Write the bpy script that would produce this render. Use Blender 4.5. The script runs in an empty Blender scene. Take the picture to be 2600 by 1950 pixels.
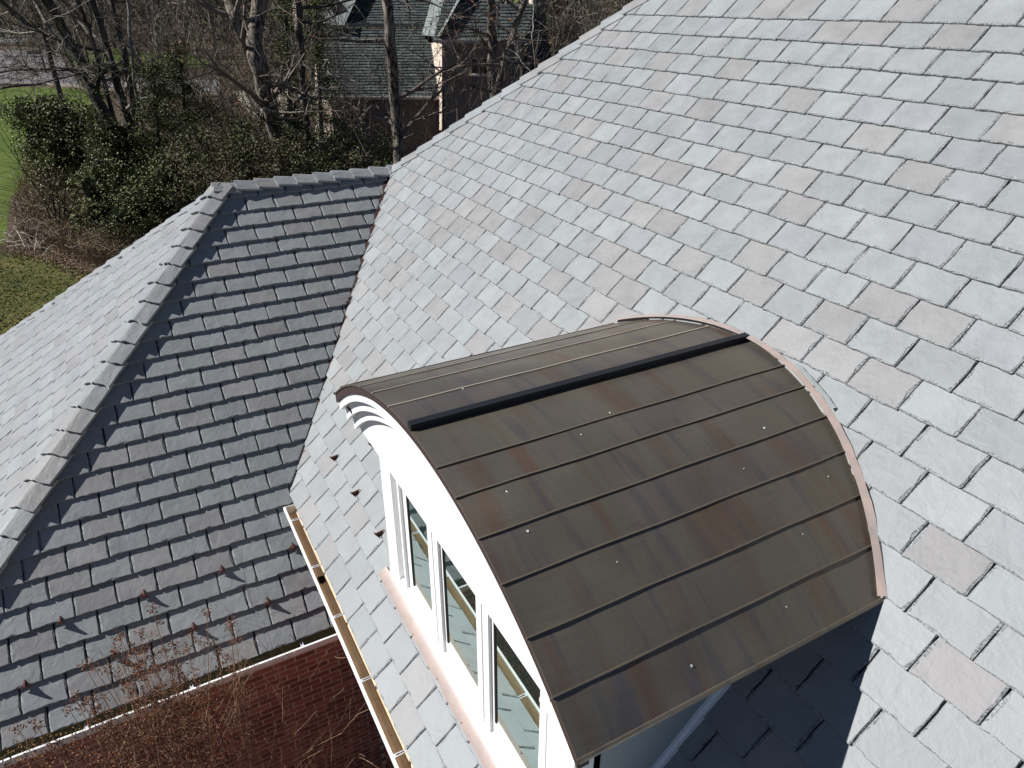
import bpy, math, random
import numpy as np
from mathutils import Vector, Matrix
rnd = random.Random(7)
sc = bpy.context.scene
# ------------------------------------------------------------------ camera
S = 0.6
CAM = np.array([-0.8875, -6.1957, 4.3575])
F_PX, RX, RY, RZ = 1833.93, 1.08114, -0.00167, -0.50119
cd = bpy.data.cameras.new('camera'); cam = bpy.data.objects.new('camera', cd); sc.collection.objects.link(cam)
cam.location = CAM; cam.rotation_euler = (RX, RY, RZ)
cd.sensor_width = 36; cd.lens = F_PX / 2600 * 36; cd.clip_start = 0.05; cd.clip_end = 2000
sc.camera = cam
# ------------------------------------------------------------------ world, sun, exposure
SUN = Vector((-0.692, 0.377, 0.617)).normalized()
w = bpy.data.worlds.new('World'); sc.world = w; w.use_nodes = True
nt = w.node_tree; nt.nodes.clear()
sky = nt.nodes.new('ShaderNodeTexSky'); sky.sky_type = 'NISHITA'; sky.sun_disc = False
sky.sun_elevation = math.asin(SUN.z); sky.sun_rotation = math.atan2(SUN.x, SUN.y)
sky.altitude = 100; sky.air_density = 0.50; sky.dust_density = 0.10; sky.ozone_density = 3.2
bg = nt.nodes.new('ShaderNodeBackground'); bg.inputs['Strength'].default_value = 0.05
ow = nt.nodes.new('ShaderNodeOutputWorld')
nt.links.new(sky.outputs[0], bg.inputs[0]); nt.links.new(bg.outputs[0], ow.inputs[0])
sd = bpy.data.lights.new('sun', 'SUN'); sd.energy = 5.0; sd.angle = math.radians(0.5); sd.color = (1.0, 0.982, 0.952)
so = bpy.data.objects.new('sun', sd); sc.collection.objects.link(so)
so.rotation_euler = SUN.to_track_quat('Z', 'Y').to_euler(); so.location = (-20, 10, 20)
vs = sc.view_settings; vs.view_transform = 'Standard'; vs.look = 'None'; vs.exposure = 0.54; vs.gamma = 1.0; vs.use_curve_mapping = False
sc.cycles.max_bounces = 6; sc.cycles.diffuse_bounces = 3; sc.cycles.glossy_bounces = 3
sc.cycles.transparent_max_bounces = 8

# ------------------------------------------------------------------ pixel helpers (photo pixels 2600x1950 -> world)
def _rot(rx, ry, rz):
    cx, sx, cy, sy, cz, sz = math.cos(rx), math.sin(rx), math.cos(ry), math.sin(ry), math.cos(rz), math.sin(rz)
    X = np.array([[1,0,0],[0,cx,-sx],[0,sx,cx]]); Y = np.array([[cy,0,sy],[0,1,0],[-sy,0,cy]]); Z = np.array([[cz,-sz,0],[sz,cz,0],[0,0,1]])
    return Z @ Y @ X
R = _rot(RX, RY, RZ)
FH = -R[:, 2].copy(); FH[2] = 0; FH /= np.linalg.norm(FH)
RT = np.array([FH[1], -FH[0], 0.0])
def ray(px, py): return R @ np.array([(px-1300)/F_PX, -(py-975)/F_PX, -1.0])
def proj(P):
    v = R.T @ (np.asarray(P, float) - CAM)
    return 1300 + F_PX*v[0]/-v[2], 975 - F_PX*v[1]/-v[2], -v[2]
def pd(px, py, d):
    r = ray(px, py); return CAM + r * (d / (r @ FH))
def py_(px, py, y):
    r = ray(px, py); return CAM + r * ((y - CAM[1]) / r[1])
def hz(P):
    d = (np.asarray(P)[:2] - CAM[:2]) @ FH[:2]
    d = max(0.0, min(d, 120.0)); return CAM[2] - 9.0 + 0.07*d
def gp(px, py):
    r = ray(px, py); L = r @ FH; a = -r[2]/L; d = 9.0/(a+0.07); return CAM + r*(d/L)
def rd(right, d, z): return CAM + RT*right + FH*d + np.array([0, 0, z - CAM[2]])

# ------------------------------------------------------------------ mesh helpers
class MB:
    def __init__(s): s.v = []; s.f = []; s.m = []
    def add(s, vs_, fs, mi=0):
        o = len(s.v); s.v.extend([tuple(map(float, q)) for q in vs_]); s.f.extend([tuple(i+o for i in f) for f in fs]); s.m.extend([mi]*len(fs))
    def box8(s, c, mi=0):   # 8 corners: bottom ring 4, top ring 4
        s.add(c, [(3,2,1,0),(4,5,6,7),(0,1,5,4),(1,2,6,5),(2,3,7,6),(3,0,4,7)], mi)
    def box(s, x0, x1, y0, y1, z0, z1, mi=0):
        s.box8([(x0,y0,z0),(x1,y0,z0),(x1,y1,z0),(x0,y1,z0),(x0,y0,z1),(x1,y0,z1),(x1,y1,z1),(x0,y1,z1)], mi)
    def tube(s, pts, rad, n=5, mi=0, cap=False):
        pts = [np.asarray(p, float) for p in pts]; o = len(s.v); k = len(pts)
        up = None
        for i, p in enumerate(pts):
            t_ = pts[min(i+1, k-1)] - pts[max(i-1, 0)]; L = np.linalg.norm(t_); t_ = t_/(L if L > 1e-9 else 1)
            if up is None:
                up = np.array([1.0, 0, 0]) if abs(t_[0]) < .8 else np.array([0, 1.0, 0])
            u = np.cross(t_, up); u /= max(np.linalg.norm(u), 1e-9); v = np.cross(t_, u); up = -v if False else up
            for j in range(n):
                a_ = 2*math.pi*j/n; q = p + (u*math.cos(a_) + v*math.sin(a_))*rad[i]; s.v.append((q[0], q[1], q[2]))
        for i in range(k-1):
            for j in range(n):
                a0 = o+i*n+j; a1 = o+i*n+(j+1) % n; s.f.append((a0, a1, a1+n, a0+n)); s.m.append(mi)
        if cap: s.f.append(tuple(o+(k-1)*n+j for j in range(n))); s.m.append(mi)
    def mesh(s, name, mats, smooth=False):
        me = bpy.data.meshes.new(name); me.from_pydata(s.v, [], s.f)
        for m_ in (mats if isinstance(mats, (list, tuple)) else [mats]): me.materials.append(m_)
        if s.f: me.polygons.foreach_set('material_index', s.m)
        if smooth and s.f: me.polygons.foreach_set('use_smooth', [True]*len(s.f))
        me.update(); return me
    def build(s, name, mats, parent=None, smooth=False, **props):
        return link(name, s.mesh(name, mats, smooth), parent, **props)
def link(name, me, parent=None, **props):
    o = bpy.data.objects.new(name, me); sc.collection.objects.link(o)
    if parent is not None: o.parent = parent
    for k, v in props.items(): o[k] = v
    return o
def thing(name, label, cat, loc=(0, 0, 0), group=None):
    o = bpy.data.objects.new(name, None); sc.collection.objects.link(o); o.empty_display_size = .2
    o['label'] = label; o['category'] = cat
    if group: o['group'] = group
    o.location = loc
    return o
def tag(o, label, cat, group=None):
    o['label'] = label; o['category'] = cat
    if group: o['group'] = group
    return o

# ------------------------------------------------------------------ material helpers
def nmat(name, col=(.5,.5,.5), rough=.6, spec=.5, metal=0.0):
    m = bpy.data.materials.new(name); m.use_nodes = True
    b = m.node_tree.nodes['Principled BSDF']
    b.inputs['Base Color'].default_value = (*col, 1); b.inputs['Roughness'].default_value = rough
    b.inputs['Specular IOR Level'].default_value = spec; b.inputs['Metallic'].default_value = metal
    return m
class N:
    def __init__(s, m): s.t = m.node_tree; s.b = s.t.nodes['Principled BSDF']
    def n(s, ty, **kw):
        x = s.t.nodes.new(ty)
        for k, v in kw.items(): setattr(x, k, v)
        return x
    def l(s, a, b): s.t.links.new(a, b)
    def pos(s, scale=(1,1,1), rot=(0,0,0), obj=False):
        if obj:
            g = s.n('ShaderNodeTexCoord'); out = g.outputs['Object']
        else:
            g = s.n('ShaderNodeNewGeometry'); out = g.outputs['Position']
        mp = s.n('ShaderNodeMapping'); mp.inputs['Scale'].default_value = scale; mp.inputs['Rotation'].default_value = rot
        s.l(out, mp.inputs['Vector']); return mp.outputs[0]
    def noise(s, vec, scale, detail=4, rough=.55, dist=0):
        x = s.n('ShaderNodeTexNoise'); x.inputs['Scale'].default_value = scale; x.inputs['Detail'].default_value = detail
        x.inputs['Roughness'].default_value = rough; x.inputs['Distortion'].default_value = dist
        if vec is not None: s.l(vec, x.inputs['Vector'])
        return x.outputs['Fac']
    def ramp(s, fac, stops, interp='LINEAR'):
        x = s.n('ShaderNodeValToRGB'); x.color_ramp.interpolation = interp; e = x.color_ramp.elements
        while len(e) < len(stops): e.new(.5)
        for i, (p, c) in enumerate(stops):
            e[i].position = p; e[i].color = (*c, 1) if len(c) == 3 else c
        s.l(fac, x.inputs[0]); return x.outputs['Color']
    def mix(s, fac, a, b, mode='MIX'):
        x = s.n('ShaderNodeMix'); x.data_type = 'RGBA'; x.blend_type = mode
        for sock, v in ((x.inputs[0], fac), (x.inputs[6], a), (x.inputs[7], b)):
            if hasattr(v, 'links') or hasattr(v, 'is_linked'): s.l(v, sock)
            elif isinstance(v, (int, float)): sock.default_value = v
            else: sock.default_value = (*v, 1)
        return x.outputs[2]
    def mr(s, v, a, b, c, d):
        x = s.n('ShaderNodeMapRange'); s.l(v, x.inputs[0])
        for i, q in enumerate((a, b, c, d)): x.inputs[i+1].default_value = q
        return x.outputs[0]
    def math(s, op, a, b=None):
        x = s.n('ShaderNodeMath'); x.operation = op
        for i, v in enumerate((a, b)):
            if v is None: continue
            if isinstance(v, (int, float)): x.inputs[i].default_value = v
            else: s.l(v, x.inputs[i])
        return x.outputs[0]
    def bump(s, h, strength=.3, dist=.01, prev=None):
        x = s.n('ShaderNodeBump'); x.inputs['Strength'].default_value = strength; x.inputs['Distance'].default_value = dist
        s.l(h, x.inputs['Height'])
        if prev is not None: s.l(prev, x.inputs['Normal'])
        s.l(x.outputs[0], s.b.inputs['Normal']); return x.outputs[0]
    def col(s, c): s.l(c, s.b.inputs['Base Color'])
    def rnd(s):
        g = s.n('ShaderNodeNewGeometry'); o = s.n('ShaderNodeObjectInfo')
        return s.math('FRACT', s.math('ADD', g.outputs['Random Per Island'], o.outputs['Random']))

def slate_mat(name, col):
    col = (col[0]*.83, col[1]*.823, col[2]*.812)
    m = nmat(name, col, .6, .42); n = N(m); n.b.inputs['Diffuse Roughness'].default_value = 0.1; n.b.inputs['Sheen Weight'].default_value = .60; n.b.inputs['Sheen Roughness'].default_value = .35; n.b.inputs['Sheen Tint'].default_value = (1, 1, 1, 1)
    p = n.pos(); r = n.rnd()
    big = n.noise(p, 5, 5, .6); fine = n.noise(p, 60, 5, .65)
    streak = n.noise(n.pos((9, 9, 9), (.5, .3, .8)), 1.6, 4, .6, 1.2)
    v = n.mr(r, 0, 1, .91, 1.07)
    c = n.mix(n.mr(big, .3, .7, 0, 1), tuple(x*.90 for x in col), tuple(x*1.12 for x in col))
    c = n.mix(n.mr(fine, .62, .78, 0, .35), c, tuple(min(1, x*1.5) for x in col))
    c = n.mix(n.mr(fine, .40, .25, 0, .35), c, tuple(x*.66 for x in col))
    c = n.mix(n.mr(streak, .60, .75, 0, .30), c, tuple(x*.78 for x in col))
    vm = n.n('ShaderNodeVectorMath', operation='SCALE'); n.l(c, vm.inputs[0]); n.l(v, vm.inputs['Scale'])
    n.col(vm.outputs[0])
    n.l(n.mr(big, .3, .7, .50, .66), n.b.inputs['Roughness'])
    b1 = n.bump(n.noise(p, 13, 2.5, .5, .5), .55, .0095)
    n.bump(n.noise(n.pos((1, 1, 1), (.4, .2, .9)), 55, 4, .6, .8), .55, .0028, b1)
    return m
SL = [slate_mat('slate_blue_grey', (.274, .293, .304)), slate_mat('slate_grey', (.282, .299, .309)), slate_mat('slate_green_grey', (.276, .297, .302)),
      slate_mat('slate_cool', (.275, .290, .305)), slate_mat('slate_warm', (.279, .278, .280)), slate_mat('slate_mauve', (.265, .261, .264)), slate_mat('slate_pale', (.288, .306, .315))]
SLW = [4, 4, 3, 3, 3, 2, 2.2]
def edge_mat():
    m = nmat('riven_slate_edge', (.2, .2, .2), .75, .3); n = N(m); k = n.noise(n.pos((1, 1, 2.2), (.3, .4, .2)), 75, 4, .7, .6)
    n.col(n.ramp(k, [(.36, (.06, .065, .07)), (.50, (.19, .20, .205)), (.66, (.36, .37, .375))])); n.bump(k, .8, .004); return m
EDGE = edge_mat()
def pick_slate(r=rnd): return r.choices(range(len(SL)), SLW)[0]

def copper_mat():
    m = nmat('weathered_copper', (.15, .12, .09), .36, .6, .72); n = N(m)
    r = n.rnd(); off = n.n('ShaderNodeCombineXYZ'); n.l(n.math('MULTIPLY', r, 37.0), off.inputs[1])
    def shp(sc):
        va = n.n('ShaderNodeVectorMath', operation='ADD'); n.l(n.pos(sc), va.inputs[0]); n.l(off.outputs[0], va.inputs[1]); return va.outputs[0]
    p = shp((1.6, .35, .35))
    base = n.mix(n.mr(r, 0, 1, 0, 1), (.275, .236, .182), (.262, .214, .186))
    st = n.noise(p, 2.2, 4, .5, .4)
    c = n.mix(n.mr(st, .42, .60, 0, .75), base, (.265, .242, .178))
    st2 = n.noise(shp((3.4, .30, .35)), 1.9, 4, .55, .3)
    c = n.mix(n.mr(st2, .52, .70, 0, .9), c, (.260, .160, .108))
    st3 = n.noise(shp((4.4, .35, .4)), 2.3, 4, .55, .3)
    c = n.mix(n.mr(st3, .54, .64, 0, .8), c, (.185, .165, .168))
    gr = n.noise(n.pos(), 120, 3, .6); c = n.mix(n.mr(gr, .35, .7, 0, .35), c, (.14, .118, .10))
    sm = n.noise(n.pos(), 1.1, 4, .6); c = n.mix(n.mr(sm, .35, .65, 0, .30), c, (.19, .165, .125))
    n.col(c)
    n.l(n.mr(n.noise(n.pos(), 3, 4), .3, .7, .30, .46), n.b.inputs['Roughness'])
    n.bump(n.noise(n.pos((1, 1, 1)), 3.0, 3, .5), .15, .01)
    return m
COPPER = copper_mat()
def bright_copper():
    m = nmat('bright_copper', (.62, .36, .26), .42, .5, .08); n = N(m)
    k = n.noise(n.pos(), 9, 4, .6, .5)
    n.col(n.mix(n.mr(k, .35, .7, 0, 1), (.41, .32, .28), (.33, .28, .265)))
    n.bump(n.noise(n.pos(), 14, 3), .25, .006); return m
BCOP = bright_copper()
def white_paint(name='white_paint', c=.80):
    m = nmat(name, (c, c, c), .38, .45); n = N(m)
    k = n.noise(n.pos(), 4, 5); n.col(n.mix(n.mr(k, .4, .8, 0, .25), (c, c*.995, c*.985), (c*.90, c*.89, c*.86)))
    n.bump(n.noise(n.pos(), 90, 3), .05, .001); return m
WHITE = white_paint()
GREYPAINT = nmat('grey_lead_flashing', (.36, .39, .38), .5, .5)
SEAMB = nmat('brown_seam_copper', (.20, .165, .125), .4, .6, .4)
SEAMC = nmat('worn_sunlit_seam_copper', (.36, .31, .24), .4, .6, .2)  # worn copper, made paler still to paint in the sunlit seam tops
SEAMSHADE = nmat('shaded_ridge_seam', (.012, .013, .016), .5, .4)  # shaded side of the tall seam put into a near-black colour
SHADOWGAP = nmat('shadow_gap_dark', (.02, .018, .017), .9, .2)  # near-black stands in for the shade in gaps behind the window wall
DRIPMAT = nmat('dark_drip_edge', (.045, .03, .028), .6, .3)
SIDING = nmat('painted_cheek_siding', (.28, .335, .35), .5, .4)
CHTRIM = nmat('cheek_skirt_trim', (.84, .87, .90), .45, .4)
def glass_mat():
    m = nmat('window_glass', (.02, .035, .03), .02, .5); n = N(m)
    g = n.n('ShaderNodeBsdfGlossy'); g.inputs['Roughness'].default_value = .015; g.inputs['Color'].default_value = (.88, 1.0, .955, 1)
    d = n.n('ShaderNodeBsdfDiffuse'); d.inputs['Color'].default_value = (.02, .045, .037, 1)
    mx = n.n('ShaderNodeMixShader'); lw = n.n('ShaderNodeFresnel'); lw.inputs['IOR'].default_value = 1.9
    n.l(n.mr(lw.outputs[0], 0, 1, .52, 1.0), mx.inputs[0]); n.l(d.outputs[0], mx.inputs[1]); n.l(g.outputs[0], mx.inputs[2])
    n.l(mx.outputs[0], n.t.nodes['Material Output'].inputs['Surface']); return m
GLASS = glass_mat()
def gutter_in():
    m = nmat('stained_gutter_channel', (.70, .5, .3), .6, .3); n = N(m)
    k = n.noise(n.pos((2, 1, 2)), 5, 5, .65, .4); sp = n.noise(n.pos(), 30, 4, .6)
    c = n.mix(n.mr(k, .40, .68, 0, 1), (.62, .49, .35), (.46, .35, .23)); c = n.mix(n.mr(sp, .64, .72, 0, .8), c, (.16, .09, .04))
    n.col(c); return m
GUTIN = gutter_in()
GUTSHADE = nmat('gutter_shaded_channel', (.14, .13, .065), .6, .3)  # shade inside the wing gutter put into its dark olive colour
def brick_mat(name, c):
    m = nmat(name, c, .85, .2); n = N(m); r = n.rnd(); k = n.noise(n.pos(), 25, 5, .65)
    a = n.mix(r, tuple(x*.62 for x in c), tuple(min(1, x*1.35) for x in c)); a = n.mix(n.mr(k, .5, .75, 0, .4), a, tuple(x*.6 for x in c))
    n.col(a); n.bump(k, .5, .004); return m
BRICK = brick_mat('red_brick', (.36, .145, .10)); MORTAR = nmat('brick_mortar', (.66, .56, .46), .9, .1)
ROOFDECK = nmat('roof_underlay', (.035, .033, .033), .9, .2)

# ------------------------------------------------------------------ roof geometry
t, tl, tw, A5, B = 1.00751, 0.79509, 0.83547, 5.0, -0.37018
ZR = tl*A5; JX = ZR/t; XW = -B - ZR/tw
class Plane:
    def __init__(s, O, ux, slope, k):
        s.O = np.array(O, float)*S; s.ux = np.array(ux, float); u = np.array([slope[0], slope[1], k], float); s.us = u/np.linalg.norm(u); s.n = np.cross(s.ux, s.us)
    def P(s, e, q, h=0.0): return s.O + s.ux*e*S + s.us*q*S + s.n*h      # e,q in roof units, h in metres
PM = Plane((0,0,0), (0,-1,0), (1,0), t)
PL = Plane((0,0,0), (1,0,0), (0,1), tl)
PW = Plane((XW,0,0), (0,-1,0), (1,0), tw)
PN = Plane((0,2*A5,0), (-1,0,0), (0,-1), tl)
sM, sL, sW = math.sqrt(1+t*t), math.sqrt(1+tl*tl), math.sqrt(1+tw*tw)
TH = 0.022; GAP = .012   # slate thickness
def clip(poly, a, b, c):       # keep a*e+b*q+c >= 0
    out = []; k = len(poly)
    for i in range(k):
        p, q = poly[i], poly[(i+1) % k]; dp = a*p[0]+b*p[1]+c; dq = a*q[0]+b*q[1]+c
        if dp >= 0: out.append(p)
        if (dp >= 0) != (dq >= 0):
            f = dp/(dp-dq); out.append((p[0]+(q[0]-p[0])*f, p[1]+(q[1]-p[1])*f))
    return out
def area(poly): return .5*abs(sum(poly[i][0]*poly[(i+1)%len(poly)][1]-poly[(i+1)%len(poly)][0]*poly[i][1] for i in range(len(poly))))
EX = 0.3405
def outline(wd, L, r):
    """jagged slate outline in roof units, origin at tail centre, counter-clockwise seen from above"""
    h = wd/2 - GAP/2; pts = []
    jag = lambda a_: r.uniform(-a_, a_)
    cl, cr = r.uniform(.004, .012), r.uniform(.004, .018)
    nb = 9
    pts.append((-h+jag(.003), cl))
    for i in range(nb):
        e = -h+cr*.6 + (2*h-cr*1.2)*i/(nb-1) + jag(.010); pts.append((e, jag(.0058)))
    pts.append((h+jag(.003), cr))
    for q in (.12, .22, .33): pts.append((h+jag(.005), q+jag(.02)))
    pts.append((h, L)); pts.append((-h, L))
    for q in (.33, .22, .12): pts.append((-h+jag(.005), q+jag(.02)))
    return pts
def slate_faces(mb, pts, q0, r, place, mi=0, me=1):
    """pts in (e,q); q0 = tail position for the tilt; adds top, riven bevel, and side skirts"""
    k = len(pts); cx = sum(p[0] for p in pts)/k; cy = sum(p[1] for p in pts)/k
    top = lambda q: TH*(2.0 - 1.0*(q-q0)/EX)
    inn, out, low = [], [], []
    for (e, q) in pts:
        d = math.hypot(cx-e, cy-q) or 1; f = min(.3, r.choice((r.uniform(.006, .014), r.uniform(.012, .036)))/d)
        ie, iq = e+(cx-e)*f, q+(cy-q)*f
        inn.append(place(ie, iq, top(iq))); out.append(place(e, q, top(q)-TH*r.uniform(.14, .42))); low.append(place(e, q, top(q)-TH*1.15))
    fs = [(k+i, k+(i+1) % k, (i+1) % k, i) for i in range(k)] + [(2*k+i, 2*k+(i+1) % k, k+(i+1) % k, k+i) for i in range(k)]
    mb.add(inn+out+low, fs, me); o_ = len(mb.v)-3*k; mb.f.append(tuple(range(o_, o_+k))); mb.m.append(mi)
SLOT = [bpy.data.meshes.new('x') for _ in range(0)]
shapes = {}
def slate_mesh(wd, var, mi):
    key = (round(wd, 3), var, mi)
    if key not in shapes:
        r = random.Random(var*131+int(wd*1000)); mb = MB(); pts = outline(wd, EX*1.32, r)
        slate_faces(mb, pts, 0.0, r, lambda e, q, h: (e*S, q*S, h)); shapes[key] = mb.mesh('slate', [SL[mi], EDGE])
    return shapes[key]

# dormer numbers (roof units)
YC, ZC, RC = -5.42, 0.05, 4.05
XF = 0.24
def arc(y, r=RC): return ZC + math.sqrt(max(0, r*r-(y-YC)**2))
YL_, YR_ = -2.90, -8.05
XFACE, YWL, YWR = 0.60, -3.24, -7.53
def in_dormer(x, y, z, m=0.0):
    if x < XFACE+.02: return False
    if YWR+m < y < YWL-m and z < 3.1: return True
    return (YR_+m < y < YL_-m) and 3.0 < z < arc(y)-m*.5
def hidden(P):
    px, py, dep = proj(P)
    if dep <= 0 or px < -20 or px > 2620 or py < -20 or py > 1970: return True
    for f in np.linspace(.35, .985, 40):
        Q = CAM + (np.asarray(P)-CAM)*f; x, y, z = Q/S
        if in_dormer(x, y, z, .02) or (x > XF and YR_ < y < YL_ and 3.3 < z < arc(y)): return True
    return False

def roof_field(plane, parent, rows, e_phase, wd, e0, e1, cuts, limit, skip=None, seed=1, ex=EX, q_start=.02, drop_first=False):
    r = random.Random(seed); cand = []
    for k in range(rows):
        q0 = q_start + k*ex; off = e_phase + (k % 2)*wd*.5 + r.uniform(-.035, .035)
        i0 = math.floor((e0-off)/wd)-1; i1 = math.ceil((e1-off)/wd)+1
        for i in range(i0, i1):
            c = off + (i+.5)*wd
            if c < e0-wd or c > e1+wd: continue
            var = r.randrange(14); mi = pick_slate(r); dh = r.uniform(-.0012, .0014); rz = r.uniform(-.004, .004); dq = r.uniform(-.008, .008); sx = r.uniform(.985, 1.0)
            rect = [(c-wd/2, q0), (c+wd/2, q0), (c+wd/2, q0+ex*1.32), (c-wd/2, q0+ex*1.32)]
            poly = rect; full = area(rect)
            cl_ = cuts if not (drop_first and q0 < -.2) else cuts[1:]
            for cu in cl_: poly = clip(poly, *cu) if poly else poly
            if not poly or area(poly) < .06*full: continue
            whole = area(poly) > .999*full
            if skip and all(skip(plane.P(e, q)/S) for e, q in rect): continue
            Pc = plane.P(c, q0+ex*.5)
            vis = not all(hidden(plane.P(e, q)) for e, q in ((c, q0+ex*.5), (c-wd*.35, q0+ex*.8), (c+wd*.35, q0+ex*.8), (c-wd*.35, q0+ex*.15), (c+wd*.35, q0+ex*.15)))
            _, _, dep = proj(Pc); nn = abs(plane.n @ (CAM-Pc))/np.linalg.norm(CAM-Pc)
            size = (nn/dep**2*area(poly)/full) if vis else 0
            cand.append((size, c, q0+dq, poly, whole, var, mi, dh, rz, sx))
    cand.sort(key=lambda a_: -a_[0])
    rest = MB(); cnt = 0
    rot0 = Matrix((tuple(plane.ux), tuple(plane.us), tuple(plane.n))).transposed()
    for idx, (size, c, q0, poly, whole, var, mi, dh, rz, sx) in enumerate(cand):
        single = size > 0 and cnt < limit
        if whole and single:
            o = link('slate', slate_mesh(wd, var, mi), parent)
            o.matrix_world = Matrix.Translation(Vector(plane.P(c, q0, dh))) @ rot0.to_4x4() @ Matrix.Rotation(rz, 4, 'Z') @ Matrix.Diagonal((sx, 1, 1, 1))
            cnt += 1
        else:
            r2 = random.Random(idx*7+seed); mb = MB() if single else rest
            pts = [(c+e*sx, q0+q) for e, q in outline(wd, ex*1.32, r2)]
            for cu in (cuts if not (drop_first and q0 < -.2) else cuts[1:]): pts = clip(pts, *cu) if pts else pts
            if len(pts) < 3: continue
            slate_faces(mb, pts, q0, r2, lambda e, q, h: plane.P(e, q, h+dh), 0 if single else mi, 1 if single else len(SL))
            if single:
                mb.build('slate', [SL[mi], EDGE], parent); cnt += 1
    if rest.f: rest.build('slate', SL+[EDGE], parent, kind='stuff')
    return cnt

house = thing('brick_house', 'near brick house with grey slate roof, white gutters and barrel roofed dormer', 'house')
def part(name): 
    o = bpy.data.objects.new(name, None); sc.collection.objects.link(o); o.parent = house; return o
# decks under the slates
def deck(name, pts, parent=None):
    mb = MB(); mb.add(pts, [tuple(range(len(pts)))]); dn = [(p[0], p[1], p[2]-.12) for p in pts]; mb.add(dn, [tuple(reversed(range(len(pts))))])
    return mb.build(name, ROOFDECK, parent or house)
EMAX, QMAX = 12.5, 14.0
xr = QMAX/sM
yh = 2*A5 - t*xr/tl
main_roof = deck('main_roof', [np.array(p)*S for p in [(0,0,0),(JX,A5,ZR),(xr,yh,t*xr),(xr,-EMAX,t*xr),(0,-EMAX,0)]])
DR = -1.414; yE = DR/tl; xE = XW + (DR)/tw
wing_roof = deck('wing_roof', [np.array(p)*S for p in [(.9,yE,DR),(.9,.9*t/tl,.9*t),(JX,A5,ZR),(-B,A5,ZR),(xE,yE,DR)]])
deck('far_wing_slope', [np.array(p)*S for p in [(xE,yE,DR),(-B,A5,ZR),(xE,2*A5-yE,DR)]], wing_roof)
deck('back_slope', [np.array(p)*S for p in [(xE,2*A5-yE,DR),(-B,A5,ZR),(JX,A5,ZR),(xr,yh,t*xr),(xr,2*A5-yE,DR)]], main_roof)
# cuts in (e,q) on each slope
g = .035
cM = [(1/sM*0+1, 0, EMAX),]
# M: x=q/sM, y=-e.  keep t x - tl y >= g ; keep tl(10-y) - t x >= 0
cutM = [(tl, t/sM, -g), (tl, -t/sM, tl*2*A5+.02)]
# L: x=e, y=q/sL ; keep tl y - t x >= g ; y<=A5 ; hip with W: tw(x-XW) - tl y >= 0
cutL = [(-t, tl/sL, -g), (0, -1/sL, A5+.02), (tw, -tl/sL, -tw*XW+.02)]
# W: x = XW + q/sW , y=-e ; keep tl y - tw(x-XW) >=0 ; and tl(10-y) - tw(x-XW) >= 0
cutW = [(-tl, -tw/sW, .02), (tl, -tw/sW, tl*2*A5+.02)]
TH, GAP = .019, .007
roof_field(PM, main_roof, 36, .08, .527, -5.2, 11.0, cutM, 300, skip=lambda p: in_dormer(p[0], p[1], p[2], .1), seed=3, q_start=-.012)
TH, GAP = .024, .012
n_front = roof_field(PL, wing_roof, 26, -.03, .545, -7.2, 4.2, cutL, 300, seed=5, ex=.3485, q_start=-2.30, drop_first=True)
roof_field(PW, wing_roof, 24, .1, .53, -12.2, 2.2, cutW, max(0, 300-n_front), seed=9, ex=.35, q_start=-2.28)

TH = .022
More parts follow.
